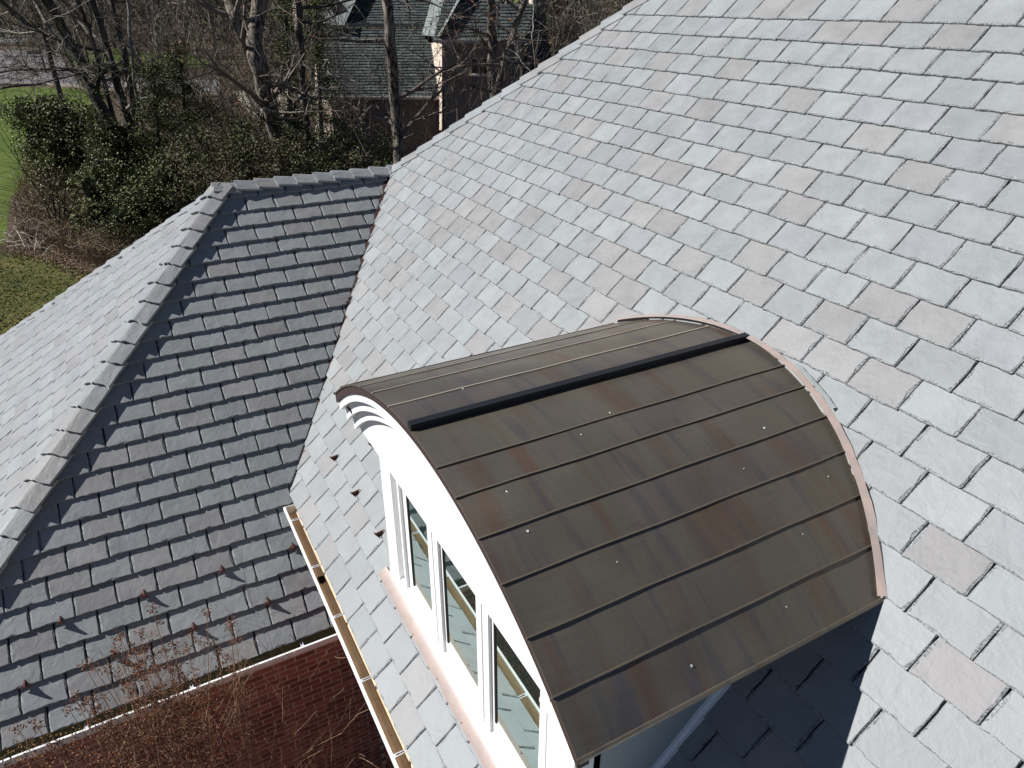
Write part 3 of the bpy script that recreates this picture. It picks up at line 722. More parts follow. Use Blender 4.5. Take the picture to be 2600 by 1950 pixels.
# ------------------------------------------------------------------ vegetation
def bark(name, c1, c2, c3=(.35, .33, .28)):
    m = nmat(name, c1, .95, .1); n = N(m); p = n.pos((1, 1, .18)); k = n.noise(p, 14, 5, .65); q = n.noise(n.pos(), 2.2, 4)
    c = n.mix(n.mr(k, .43, .58, 0, 1), c1, c2); c = n.mix(n.mr(q, .56, .70, 0, .6), c, c3); n.col(c); n.bump(k, .8, .02); return m
BARK = bark('oak_bark', (.030, .026, .022), (.23, .20, .165), (.26, .235, .19))
BARKD = bark('dark_bark', (.035, .033, .030), (.105, .095, .085), (.09, .095, .075))
BARKP = bark('pale_bark', (.12, .115, .10), (.30, .29, .26), (.36, .35, .32))
TWIG = nmat('grey_twigs', (.16, .13, .11), .9, .15); TWIGP = nmat('pale_twigs', (.34, .30, .25), .85, .2); TWIGB = nmat('brown_twigs', (.105, .075, .055), .9, .15)
TAN = nmat('dry_grass_stems', (.26, .19, .10), .9, .15)
def leafmat(name, c1, c2, rough=.5, spec=.4):
    m = nmat(name, c1, rough, spec); n = N(m); r = n.rnd(); n.col(n.mix(n.mr(r, .15, .85, 0, 1), c1, c2))
    return m
IVY = leafmat('ivy_leaves', (.018, .034, .012), (.24, .25, .10), .6, .22); IVYB = leafmat('browning_ivy_leaves', (.07, .055, .022), (.19, .14, .06), .5)
CEDAR = leafmat('cedar_needles', (.018, .030, .011), (.13, .135, .05), .7, .2); SPRUCE = leafmat('spruce_needles', (.012, .030, .010), (.105, .125, .03), .7, .2)
HOLLY = leafmat('broad_evergreen_leaves', (.014, .028, .010), (.085, .115, .040), .6, .25); RUST = leafmat('rusty_dead_leaves', (.14, .05, .025), (.26, .12, .06), .8, .2)
DEADM = leafmat('dead_leaf_mix', (.06, .045, .03), (.17, .135, .095), .9, .1)
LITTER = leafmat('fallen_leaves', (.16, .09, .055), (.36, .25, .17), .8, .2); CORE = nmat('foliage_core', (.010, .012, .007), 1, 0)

def limb(mb, p, d, L, r0, depth, r, mi=0, k=5, droop=0.0, sides=(6, 4, 3, 3), minr=.006, spread=.9, fan=(3, 4, 4)):
    p = np.array(p, float); d = np.array(d, float)/np.linalg.norm(d); pts = [p]; rad = [r0]; dirs = []
    for i in range(k):
        d = d + np.array([r.uniform(-.26, .26), r.uniform(-.26, .26), r.uniform(-.16, .26)-droop]); d /= np.linalg.norm(d)
        p = p + d*L/k; pts.append(p); rad.append(max(minr, r0*(1-.86*(i+1)/k))); dirs.append(d.copy())
    lv = min(depth, 3); mb.tube(pts, rad, sides[3-lv] if lv < 4 else 6, mi)
    if depth > 0:
        for j in range(fan[min(3-depth, 2)] if depth <= 3 else 3):
            i = r.randrange(1, k+1); b = dirs[i-1] + np.array([r.gauss(0, spread), r.gauss(0, spread), r.gauss(.1, spread*.7)])
            limb(mb, pts[i], b, L*r.uniform(.35, .62), max(minr, rad[i]*.7), depth-1, r, mi, max(3, k-1), droop, sides, minr, spread, fan)
    return pts
def drop_to_ground(p): return np.array((p[0], p[1], hz(p)-.2))
def bare_tree(name, label, path, d, r0, r1, seed, bark_m=BARK, twig=TWIG, nb=14, bl=(1.5, 4.0), group=None, ext=5, nleaf=0, zmin=-.5, flip=1, depth=3):
    r = random.Random(seed); base = pd(*path[-1], d); pts = [pd(q[0], q[1], d + .5*math.sin(i*1.3+seed)) for i, q in enumerate(path)]
    pts.reverse(); pts = [drop_to_ground(pts[0])]+pts
    top = pts[-1]; v = (pts[-1]-pts[-2]); v /= np.linalg.norm(v)
    for i in range(3): top = top + (v+np.array([0, 0, .6]))*ext/4.5; pts.append(top.copy())
    T_ = thing(name, label, 'tree', tuple(pts[0]), group); T_inv = pts[0].copy()
    # refine path
    fine = []; 
    for a_, b_ in zip(pts[:-1], pts[1:]):
        for f in (0, .33, .66): fine.append(a_+(b_-a_)*f + np.array([r.uniform(-.03, .03), r.uniform(-.03, .03), 0]))
    fine.append(pts[-1]); n_ = len(fine)
    rad = [r0+(r1-r0)*min(1, i/(n_-4)) for i in range(n_)]; rad[0] *= 1.35; rad[1] *= 1.1; rad[-1] = r1*.35; rad[-2] = r1*.6
    mb = MB(); mb.tube([q-T_inv for q in fine], rad, 10); mb.build('trunk', bark_m, T_, smooth=True)
    cr = MB(); tips = []
    for i in range(nb):
        j = r.randrange(2, n_-1); L = r.uniform(*bl)*(1-.35*j/n_)
        dr = np.array([r.gauss(0, 1), r.gauss(0, 1), r.uniform(-.15, .9)])
        pp = limb(cr, fine[j]-T_inv, dr, L, min(rad[j]*.5, .06+L*.012), depth, r, 0 if r.random() < .6 else 1, 5, r.uniform(-.02, .05)); tips.append(pp[-1])
    if nleaf:
        for i in range(nleaf):
            c = r.choice(tips)+np.array([r.gauss(0, .35), r.gauss(0, .35), r.gauss(0, .3)]); card(cr, c, .05, r, 2)
    cr.build('crown', [bark_m, twig, RUST], T_)
    return T_
def card(mb, c, s_, r, mi=0, asp=.6):
    a_ = r.uniform(0, 6.283); z = r.uniform(-.8, .8); q = math.sqrt(1-z*z)
    u = np.array([math.cos(a_)*q, math.sin(a_)*q, z])*s_*r.uniform(.6, 1.3); w_ = np.array([r.uniform(-1, 1), r.uniform(-1, 1), r.uniform(-1, 1)]); v = np.cross(u, w_); v /= max(np.linalg.norm(v), 1e-6); v *= s_*asp
    mb.v.extend([tuple(c-u), tuple(c-v*.9), tuple(c+u), tuple(c+v*.9)]); o = len(mb.v)-4; mb.f.append((o, o+1, o+2, o+3)); mb.m.append(mi)
def blob(mb, c, rad, r, mi, n=10):
    vs_ = []; fs = []
    for i in range(n+1):
        for j in range(n*2):
            th = math.pi*i/n; ph = math.pi*j/n; k = 1+.16*math.sin(3*ph+c[0])*math.sin(2*th+c[1])+r.uniform(-.06, .06)
            vs_.append((c[0]+rad[0]*k*math.sin(th)*math.cos(ph), c[1]+rad[1]*k*math.sin(th)*math.sin(ph), c[2]+rad[2]*k*math.cos(th)))
    for i in range(n):
        for j in range(2*n): a_, b_ = i*2*n+j, i*2*n+(j+1) % (2*n); fs.append((a_, b_, b_+2*n, a_+2*n))
    mb.add(vs_, fs, mi)
def leafy_shrub(name, label, cat, lumps, n, size, mats, seed, group=None, sparse=.35, wts=(1,), core=True, hang=0):
    """lumps: list of (centre world, (rx,ry,rz))"""
    r = random.Random(seed); cs = [np.array(c) for c, _ in lumps]; base = cs[0].copy(); base[2] = hz(base)
    T_ = thing(name, label, cat, tuple(base), group); mb = MB(); tot = sum(a_[0]*a_[2] for _, a_ in lumps)
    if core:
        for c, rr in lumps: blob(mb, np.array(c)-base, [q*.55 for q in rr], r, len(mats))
    for c, rr in lumps:
        m_ = int(n*rr[0]*rr[2]/tot); c = np.array(c)-base; ncl = max(8, m_//45); cl = []
        for _ in range(ncl):
            z = r.uniform(-.9, 1); a_ = r.uniform(0, 6.283); q = math.sqrt(max(0, 1-z*z)); k = r.uniform(.84, 1.10)
            cl.append((np.array([q*math.cos(a_)*rr[0], q*math.sin(a_)*rr[1], z*rr[2]])*k, r.uniform(.35, 1.0)))
        for _ in range(m_):
            cc, s_ = r.choice(cl); p = c+cc+np.array([r.gauss(0, .17*rr[0]*s_+.03), r.gauss(0, .17*rr[1]*s_+.03), r.gauss(0, .14*rr[2]*s_+.03)-abs(r.gauss(0, hang))])
            card(mb, p, size, r, r.choices(range(len(mats)), wts)[0])
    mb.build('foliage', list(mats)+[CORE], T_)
    st = MB(); 
    for i in range(5): limb(st, (r.uniform(-.2, .2), r.uniform(-.2, .2), 0), (r.uniform(-.4, .4), r.uniform(-.4, .4), 1), max(.6, (cs[0]-base)[2]), .035, 1, r)
    st.build('stems', BARKD, T_)
    return T_
def conifer(name, label, px, ptop, pbase, d, wd, seed, mat, n=7000, size=.06, group=None, dens=1.0):
    r = random.Random(seed); b = pd(px, pbase, d); tpt = pd(px if not isinstance(ptop, tuple) else ptop[0], ptop if not isinstance(ptop, tuple) else ptop[1], d); b[2] = hz(b); H = tpt[2]-b[2]
    T_ = thing(name, label, 'tree', tuple(b), group); mb = MB(); ax = (tpt-b); ax[2] = H
    mb.tube([np.zeros(3), ax*.5, ax], [.11, .07, .02], 7); mb.build('trunk', BARKD, T_)
    cr = MB(); nb = int(70*dens)
    for i in range(nb):
        f = .06+.92*i/nb; L = wd*(1-f)**.75*r.uniform(.55, 1.1)+.12; a_ = r.uniform(0, 6.283); dr = np.array([math.cos(a_), math.sin(a_), r.uniform(-.25, .15)])
        p0 = ax*f; p1 = p0+dr*L; cr.tube([p0, (p0+p1)/2+np.array([0, 0, .05]), p1], [.02, .012, .006], 3, 1)
        for k in range(int(n/nb)):
            g_ = r.random()**.7; p = p0+dr*L*g_+np.array([r.gauss(0, .10+.10*g_), r.gauss(0, .10+.10*g_), r.gauss(-.05, .09)]); card(cr, p, size, r, 0, .3)
    cr.build('crown', [mat, BARKD], T_); return T_

# big oaks and thin trunks between the houses
bare_tree('bare_oak', 'thick grey forked oak trunk leaning up behind the wing ridge', [(668, -60), (655, 30), (645, 110), (652, 150), (682, 260), (705, 350), (718, 440)], 22, .26, .19, 1, nb=16, nleaf=160, ext=4)
fk = bare_tree('bare_oak', 'pale grey slanting trunk crossing the oak at its fork, top left stem', [(560, -60), (585, 10), (600, 60), (632, 120), (668, 220), (700, 320)], 22.4, .19, .12, 2, nb=10, nleaf=120, ext=3)
bare_tree('bare_oak', 'straight rough barked trunk standing before the dark shingled neighbour roof', [(975, -60), (985, 20), (990, 100), (1000, 220), (1005, 320), (1015, 430)], 21, .155, .115, 3, nb=13, nleaf=90, ext=4)
bare_tree('bare_oak', 'slender dark trunk beside the green spruce left of the neighbour roof', [(750, -60), (758, 20), (763, 120), (772, 240), (785, 400)], 23, .10, .08, 4, BARKD, TWIGP, nb=12, ext=4)
bare_tree('bare_oak', 'forked oak trunk in front of the neighbour window near the main hip', [(1245, -60), (1248, 20), (1250, 90), (1248, 160), (1256, 260), (1265, 360)], 24, .17, .10, 5, nb=10, nleaf=140, ext=4)
bare_tree('bare_oak', 'right hand leaning stem of the fork beside the neighbour downspout', [(1345, -40), (1330, 10), (1308, 70), (1290, 125), (1272, 185), (1262, 260)], 23.6, .11, .08, 6, nb=8, ext=3)
bare_tree('pale_trunk', 'pale trunk among pines beyond the upper main hip', [(1458, -60), (1462, 20), (1462, 70), (1464, 160)], 34, .11, .08, 7, BARKP, nb=8, ext=4)
bare_tree('thin_sapling', 'thin wavy sapling in front of the neighbour chimney roof', [(1350, -40), (1358, 30), (1352, 90), (1362, 160), (1355, 240)], 20, .022, .014, 8, BARKP, TWIGP, nb=6, bl=(.5, 1.4), ext=1.5)
# left clump of trunks
lg = [([(95, -60), (120, 0), (170, 95), (205, 160), (245, 250), (300, 360)], .20, .15, BARKD, 'thickest leaning dark trunk of the left clump above the ivy'),
      ([(210, -60), (240, 20), (268, 110), (290, 180), (318, 280), (350, 380)], .15, .11, BARKD, 'second leaning trunk of the left clump, with pale left edge'),
      ([(272, -60), (284, 0), (300, 80), (318, 150), (332, 230), (345, 340)], .12, .08, BARKD, 'slim dark trunk right of the leaning pair in the left clump'),
      ([(322, -40), (328, 60), (334, 130), (340, 200), (352, 270), (362, 330)], .055, .04, BARKP, 'thin whitish trunk at the right edge of the left clump'),
      ([(85, 0), (125, 70), (158, 120), (190, 175), (230, 240)], .06, .04, BARKP, 'thin pale stem against the left flank of the thickest leaning trunk'),
      ([(300, 215), (312, 262), (325, 300), (338, 330)], .05, .04, BARKP, 'short pale stem rising out of the ivy below the left clump'),
      ([(180, -60), (205, 20), (225, 70), (245, 140), (275, 240)], .08, .05, BARKD, 'thin dark trunk between the two leaning trunks of the left clump'),
      ([(-25, -30), (30, 30), (70, 65), (110, 90)], .10, .08, BARKD, 'dark branch-like trunk leaning in at the upper left corner'),
      ([(150, -60), (160, 0), (190, 60), (215, 120)], .04, .03, BARK, 'thin brown sapling crossing behind the leaning trunks')]
for i, (path, r0, r1, bm, lb) in enumerate(lg):
    bare_tree('bare_tree', lb, path, 27+(i % 3)*1.1, r0, r1, 30+i, bm, TWIGP if i % 2 else TWIG, nb=9 if r0 > .07 else 6, bl=(1.4, 4.2), ext=4, group='bare trunks of the left clump')
# long low branches over the road at left
for i, (q0, q1, q2) in enumerate((((-40, 190), (120, 175), (260, 185)), ((-40, 235), (90, 215), (300, 180)), ((40, 90), (62, 160), (85, 200)), ((-20, 180), (20, 172), (95, 190)))):
    T_ = thing('fallen_branch', ['dark horizontal bare branch over the road', 'pale rising bare branch over the lawn edge', 'thin upright twig before the pale road', 'short curved dark twig at the left margin'][i], 'branch', tuple(pd(*q0, 24)))
    mb = MB(); r = random.Random(70+i); o = pd(*q0, 24); P_ = [pd(*q, 24)-o for q in (q0, q1, q2)]; mid = [P_[0], (P_[0]+P_[1])/2+np.array([0, 0, .05]), P_[1], (P_[1]+P_[2])/2+np.array([0, 0, .08]), P_[2]]
    mb.tube(mid, [.035, .03, .026, .018, .010] if i < 2 else [.012, .011, .010, .009, .006], 5)
    for k in range(10): limb(mb, mid[r.randrange(1, 5)], (r.gauss(0, 1), r.gauss(0, 1), r.gauss(0, .6)), r.uniform(.5, 1.5), .010, 2, r, 1, 4)
    mb.build('limb', [BARKD, TWIG], T_)

# evergreens
conifer('cedar_tree', 'olive cedar filling the gap right of the left clump', 455, 95, 420, 25, 2.0, 50, CEDAR, 12000, .055)
conifer('cedar_tree', 'dark cedar directly behind the ivy mound', 385, 150, 440, 24, 1.9, 51, CEDAR, 12000, .055)
conifer('cedar_tree', 'thin see-through cedar left of the leaning trunks over the lawn', 235, 150, 330, 27, 1.7, 52, CEDAR, 6500, .05)
conifer('spruce_tree', 'bright green spruce against the left end of the neighbour roof', 800, -30, 380, 24.5, 1.15, 53, SPRUCE, 9000, .055)
conifer('spruce_tree', 'dark green spruce just right of the big forked oak', 722, -40, 400, 25.5, 1.0, 54, SPRUCE, 7000, .055)
conifer('pine_tree', 'feathery pine beyond the main hip right of the chimney', 1415, -60, 260, 38, 1.9, 55, SPRUCE, 8000, .09)
conifer('pine_tree', 'feathery pine far right behind the upper main hip', 1520, -60, 200, 42, 1.9, 56, SPRUCE, 7000, .09)
conifer('cedar_tree', 'low dark cedar behind the left end of the wing ridge', 610, 300, 470, 21, 1.3, 57, CEDAR, 9000, .05)
conifer('cedar_tree', 'small dark cedar between oak and slender trunk', 745, 270, 440, 21.5, 1.1, 58, CEDAR, 7000, .05)
def L_(px, py, d, rx, rz): return (pd(px, py, d), (rx, rx*.8, rz))
leafy_shrub('holly_shrub', 'glossy green shrub before the shaded neighbour garage wall', 'shrub', [L_(905, 385, 22.5, 1.15, .9), L_(850, 410, 22, 1.2, .8), L_(960, 430, 21.5, .8, .6)], 9000, .038, (HOLLY, CEDAR, RUST), 60, wts=(5, 4, .4), core=False)
leafy_shrub('evergreen_shrub', 'dark undergrowth shrub tucked behind the wing ridge', 'shrub', [L_(560, 400, 20.5, 1.1, .8), L_(660, 420, 20, 1.2, .7), L_(500, 430, 21, 1.0, .9)], 9000, .038, (CEDAR, HOLLY, DEADM), 61, wts=(3, 1, 3), core=False)
leafy_shrub('evergreen_shrub', 'dark low shrub hugging the ridge below the straight trunk', 'shrub', [L_(760, 425, 20.5, 1.1, .7), L_(850, 440, 20.5, 1.1, .55)], 6000, .036, (CEDAR, HOLLY, DEADM), 62, wts=(3, 1, 3), core=False)
# ivy mound
leafy_shrub('ivy_shrub', 'tall ivy covered stump nearest the lawn, top left of the mound', 'shrub', [L_(85, 285, 25.5, .95, .55), L_(150, 300, 25.3, .9, .75), L_(110, 350, 25, .8, .8), L_(175, 400, 24.6, .8, .9), L_(200, 330, 25, .7, .6)], 15000, .042, (IVY, IVYB), 63, wts=(10, 1), hang=.08)
leafy_shrub('ivy_shrub', 'ivy shrub with sunlit pale green shoulder in the middle of the mound', 'shrub', [L_(295, 350, 24.2, .85, .6), L_(330, 390, 24, .85, .7), L_(280, 430, 23.8, .8, .8), L_(350, 450, 23.5, .9, .8), L_(250, 480, 23.5, .8, .7)], 15000, .040, (IVY, IVYB), 64, wts=(10, .8), hang=.08)
leafy_shrub('ivy_shrub', 'darkest ivy growth at the foot of the mound by the hip', 'shrub', [L_(400, 500, 22.5, 1.0, .7), L_(330, 540, 22.5, .9, .6), L_(450, 450, 22.6, 1.0, .8), L_(250, 545, 23, .7, .5)], 11000, .038, (IVY, CEDAR), 65, wts=(2, 2), hang=.05)
leafy_shrub('dying_ivy_shrub', 'orange brown dying ivy hanging on the lawn side of the mound', 'shrub', [L_(100, 400, 24.6, .45, .6), L_(130, 450, 24.4, .5, .5), L_(165, 485, 24.2, .45, .4)], 3500, .036, (IVYB, IVY), 66, wts=(4, 2), core=False, hang=.1)
# stuff: weeds, brush, twigs, leaves
def scatter_px(n, poly, seed):
    r = random.Random(seed); xs = [p[0] for p in poly]; ys = [p[1] for p in poly]; out = []
    while len(out) < n:
        x, y = r.uniform(min(xs), max(xs)), r.uniform(min(ys), max(ys)); c = False; k = len(poly)
        for i in range(k):
            (x1, y1), (x2, y2) = poly[i], poly[(i+1) % k]
            if (y1 > y) != (y2 > y) and x < (x2-x1)*(y-y1)/(y2-y1)+x1: c = not c
        if c: out.append((x, y))
    return out
mb = MB(); r = random.Random(80)
for x, y in scatter_px(3300, [(55, 440), (110, 420), (200, 500), (290, 560), (400, 590), (410, 650), (300, 690), (200, 665), (90, 610), (30, 560)], 81):
    p = gp(x, y); d = np.array([r.gauss(0, .5), r.gauss(0, .5), 1.0]); L = r.uniform(.25, .95); q = p+d*L*.5+np.array([r.gauss(0, .05), 0, 0]); e = q+np.array([d[0]*1.6, d[1]*1.6, d[2]*.5])*L*.5
    mb.tube([p, q, e], [.008, .006, .004], 3, r.choices((0, 1, 2), (5, 3, 3))[0])
for x, y in scatter_px(4200, [(60, 450), (200, 500), (400, 590), (400, 650), (200, 665), (60, 580)], 82): card(mb, gp(x, y)+np.array([0, 0, r.uniform(.03, .55)]), .03, r, r.choices((3, 4, 5), (3, 3, 2))[0])
mb.build('weeds', [TAN, TWIGB, TWIGP, IVYB, HOLLY, LITTER], kind='stuff')
mb = MB(); r = random.Random(83)
for x, y in scatter_px(5200, [(0, 610), (60, 560), (120, 600), (290, 660), (420, 690), (420, 740), (240, 735), (120, 672), (0, 650)], 84): card(mb, gp(x, y)+np.array([0, 0, r.uniform(.01, .08)]), .030, r, r.choices((0, 1, 2), (5, 1, 1))[0])
mb.build('fallen_leaves', [LITTER, RUST, HOLLY], kind='stuff')
mb = MB(); r = random.Random(85)
for x, y in scatter_px(9000, [(-60, 645), (0, 635), (110, 655), (300, 715), (420, 800), (300, 900), (-60, 1100)], 86): card(mb, gp(x, y)+np.array([0, 0, .02]), r.choice((.03, .05)), r, r.choices((0, 1, 2), (4, 5, 2))[0], .35)
mb.build('grass_tufts', [leafmat('tuft_green', (.035, .055, .012), (.085, .11, .025), .8, .2), leafmat('tuft_straw', (.10, .09, .03), (.20, .17, .07), .8, .2), LITTER], kind='stuff')
BP = thing('brush_pile', 'heap of pale cut branches on brown leaves left of the hip', 'branch pile', tuple(gp(60, 640)))
mb = MB(); r = random.Random(87); o = gp(60, 640)
for x0, y0, x1, y1 in ((42, 560, 45, 590), (44, 590, 68, 640), (68, 600, 55, 615), (92, 640, 105, 580), (105, 640, 98, 630), (98, 628, 92, 648), (115, 600, 138, 625), (-10, 622, 40, 624), (20, 635, 95, 634), (60, 590, 30, 588), (110, 660, 150, 640), (52, 600, 72, 610), (10, 600, 40, 612)):
    a_, b_ = gp(x0, y0)+np.array([0, 0, .12]), gp(x1, y1)+np.array([0, 0, r.uniform(.1, .35)]); mb.tube([a_-o, (a_+b_)/2-o+np.array([0, 0, .06]), b_-o], [.022, .018, .012], 5)
    for k in range(3): limb(mb, (a_+b_)/2-o, (r.gauss(0, 1), r.gauss(0, 1), r.uniform(0, .5)), r.uniform(.3, .9), .009, 1, r, 0, 3)
mb.build('cut_branches', TWIGP, BP)
def brush(name, poly, n, dr, hgt, seed, mats, w_, rad=.010, lean=.35):
    mb = MB(); r = random.Random(seed)
    for x, y in scatter_px(n, poly, seed+1):
        d = r.uniform(*dr); p = pd(x, y, d); d_ = np.array([r.gauss(0, lean), r.gauss(0, lean), r.uniform(.5, 1)]); mi = r.choices(range(len(mats)), w_)[0]
        limb(mb, p-d_*hgt*.5, d_, hgt*r.uniform(.5, 1.2), rad, 2, r, mi, 4, .02, minr=.0045, fan=(2, 2, 2), spread=.6)
    mb.build(name, mats, kind='stuff')
brush('undergrowth', [(370, -20), (860, -20), (900, 300), (860, 420), (560, 440), (420, 400), (360, 200)], 900, (26, 31), 2.2, 90, [TWIG, TWIGP, TWIGB], (4, 4, 3))
brush('brushwood', [(-20, -20), (370, -20), (360, 200), (150, 130), (-20, 60)], 330, (34, 44), 3.0, 92, [TWIG, TWIGP, TWIGB], (4, 2, 5), .013)
brush('thicket', [(860, 150), (1200, 100), (1500, 60), (1560, 0), (1620, -20), (1380, 160), (1250, 300), (1020, 420), (880, 430)], 210, (21, 24), 1.6, 94, [TWIG, TWIGP, TWIGB], (4, 2, 5), .008)
brush('hedge_brushwood', [(1380, -20), (1640, -20), (1500, 90), (1400, 160)], 260, (30, 40), 2.6, 96, [TWIG, TWIGB, TWIGP], (4, 5, 2), .011)
# far woods
mb = MB(); r = random.Random(100)
for i in range(110):
    d = r.uniform(62, 120); a_ = r.uniform(-62, 30); p = rdp(a_, d); p[2] = hz(p); H = r.uniform(9, 16); mb.tube([p, p+np.array([r.gauss(0, .4), r.gauss(0, .4), H*.6]), p+np.array([r.gauss(0, .8), r.gauss(0, .8), H])], [.2, .14, .05], 5, r.choice((0, 0, 1)))
    for k in range(4): limb(mb, p+np.array([0, 0, H*r.uniform(.15, .8)]), (r.gauss(0, 1), r.gauss(0, 1), r.uniform(0, 1)), r.uniform(2, 5), .06, 2, r, r.choice((0, 1, 2)), 4, minr=.015)
for i in range(150):
    d = r.uniform(70, 118); a_ = r.uniform(-66, 34); p = rdp(a_, d); p[2] = hz(p); H = r.uniform(3, 10); W_ = r.uniform(1.2, 3.0); mi = r.choices((3, 4, 5), (4, 3, 3))[0]
    for k in range(190): f = r.random(); card(mb, p+np.array([r.gauss(0, W_*(1-f*.7)*.5), r.gauss(0, W_*(1-f*.7)*.5), f*H]), .26, r, mi)
mb.build('woods', [BARK, BARKD, TWIG, CEDAR, SPRUCE, leafmat('bare_twig_mass', (.055, .042, .032), (.13, .10, .075), .95, .1)], kind='stuff')
# second, nearer belt of dark understorey behind the trunks
mb = MB()
for (x, y, d, W_, H, mi, n_) in ((420, 60, 33, 1.9, 2.4, 0, 1500), (340, 30, 36, 1.6, 2, 2, 900), (520, 30, 36, 2.2, 2.4, 2, 1800), (600, 230, 31, 1.6, 1.7, 0, 1500), (700, 120, 31, 1.2, 2.4, 1, 1500), (480, 300, 27, 1.3, 1.3, 0, 1400), (90, 40, 60, 2.6, 1.6, 0, 900), (15, 78, 58, 1.6, 1.2, 1, 700), (130, 122, 56, 1.8, .7, 1, 900), (30, 15, 60, 2.4, 2, 2, 700), (250, 60, 60, 3, 3, 2, 1200), (180, 30, 60, 3, 2.4, 2, 900), (560, 160, 33, 1.5, 1.8, 2, 1200), (640, 340, 25, 1.2, 1.0, 0, 1500), (550, 350, 25, 1.2, .9, 0, 1200), (450, 270, 31, 1.8, 1.1, 2, 2200), (520, 310, 29, 1.6, 1.0, 0, 2200), (340, 215, 32, 1.6, 1.0, 0, 1600), (600, 300, 30, 1.4, 1.0, 2, 1600), (400, 330, 27, 1.4, .9, 0, 1800), (660, 360, 26, 1.3, .8, 2, 1400)):
    c = pd(x, y, d)
    for k in range(n_): card(mb, c+np.array([r.gauss(0, W_*.5), r.gauss(0, W_*.5), r.gauss(0, H*.5)]), .035*d/25, r, mi, .45)
mb.build('far_undergrowth', [CEDAR, SPRUCE, leafmat('dead_twig_leaf_mix', (.07, .05, .036), (.19, .15, .11), .95, .1)], kind='stuff')

# ------------------------------------------------------------------ mailbox by the road
mbx = thing('mailbox', 'dark mailbox on a leaning post at the roadside', 'mailbox', tuple(gp(118, 186)))
o = gp(118, 186); DK = nmat('dark_mailbox_paint', (.02, .018, .02), .5, .4); WD = nmat('weathered_post', (.07, .045, .035), .9, .1)
mb = MB(); mb.box(-.06, .06, -.06, .06, -.1, 1.75); mb.box(-.05, .05, -.05, .05, 1.75, 1.82); mb.build('post', WD, mbx)
mb = MB(); n_ = 8; pr = [(-.14, 0), (.14, 0)]+[(.14*math.cos(a_), .16+.14*math.sin(a_)) for a_ in [math.pi*i/n_ for i in range(n_+1)]]
ax_, up = -RT, np.array((0, 0, 1.0)); A_ = [ax_*.05+FH*x+up*(1.30+z) for x, z in pr]; B_ = [q+ax_*.85 for q in A_]; k = len(pr)
mb.add(A_+B_, [tuple(range(k)), tuple(reversed(range(k, 2*k)))]+[(i, k+i, k+(i+1) % k, (i+1) % k) for i in range(k)]); mb.build('box', DK, mbx)

# ------------------------------------------------------------------ neighbour house
nh = thing('neighbour_house', 'shaded neighbouring house with dark shingled roof, chimney and twin window', 'house', tuple(rd(-3, 32, -2.6))); NO = np.array(nh.location)
def RGT(px, py, d): return float((pd(px, py, d)-CAM) @ RT)
def Q(px, py, d): return pd(px, py, d)-NO
NSH = leafmat('dark_roof_shingle', (.050, .060, .060), (.085, .098, .095), .8, .2)
NBR = brick_mat('taupe_brick', (.20, .155, .125)); NTRIM = nmat('cream_trim', (.62, .56, .47), .6, .3); NLIT = nmat('sunlit_brick', (.60, .50, .42), .8, .2)  # last one: pale copy of the brick with sunlight put into the colour
NPALE = ground_mat('sunlit_plane_and_flashing', [(.17, .19, .185), (.21, .23, .225), (.14, .16, .155)], 1.2, 9, .3, .01)  # pale grey flashing; on the hip planes the paleness paints in sunlight
def quad(nm, c, mat, parent=nh):
    mb = MB(); mb.add(c, [(0, 1, 2, 3)]); off = FH*.12-np.array((0, 0, .02)); mb.add([q+off for q in c], [(3, 2, 1, 0)])
    mb.add(list(c)+[q+off for q in c], [(i, 4+i, 4+(i+1) % 4, (i+1) % 4) for i in range(4)]); return mb.build(nm, mat, parent)
def shingled(nm, r0, r1, d0, z0, d1, z1, rows, wd=.28, seed=1, inset=(0, 0)):
    """roof slope facing the camera side, between depth d0 (eave) and d1 (top), with stepped shingles"""
    L0 = lambda a_, d, z: RT*a_+FH*d+np.array((0, 0, z-CAM[2]))+CAM-NO
    o = quad(nm, [L0(r0, d0, z0), L0(r1, d0, z0), L0(r1+inset[1], d1, z1), L0(r0+inset[0], d1, z1)], NSH); mb = MB(); r = random.Random(seed)
    nrm = np.cross(RT, FH*(d1-d0)+np.array((0, 0, z1-z0))); nrm /= np.linalg.norm(nrm)
    for k in range(rows):
        f0, f1 = k/rows, min(1, (k+1.25)/rows); a_ = r0+inset[0]*f0+(k % 2)*wd*.5-wd*.3; e = r1+inset[1]*f0
        while a_ < e:
            b_ = min(a_+wd-.006, e); a2 = max(a_, r0+inset[0]*f0)
            if b_-a2 > .03:
                P_ = lambda q, f, h: L0(q, d0+(d1-d0)*f, z0+(z1-z0)*f)+nrm*h
                th = r.uniform(.045, .060); fj = f0+r.uniform(-.004, .004)
                mb.add([P_(a2, fj, .003), P_(b_, fj, .003), P_(b_, f1, .003), P_(a2, f1, .003), P_(a2, fj, th), P_(b_, fj, th), P_(b_, f1, .006), P_(a2, f1, .006)], [(4,5,6,7), (0,1,5,4), (0,4,7,3), (1,2,6,5)])
            a_ += wd
    mb.build('shingle', NSH, o, kind='stuff'); return o
ra0, ra1 = RGT(835, 222, 32), RGT(1140, 222, 32)
shingled('garage_roof', ra0-.4, ra1+.05, 31.7, .80, 34.35, 3.24, 24, seed=1, inset=(-.5, -1.05))
shingled('upper_roof', RGT(795, 60, 34.6), RGT(1085, 60, 34.6), 34.6, 3.42, 38.6, 6.4, 30, seed=2, inset=(0, .6))
mb = MB()
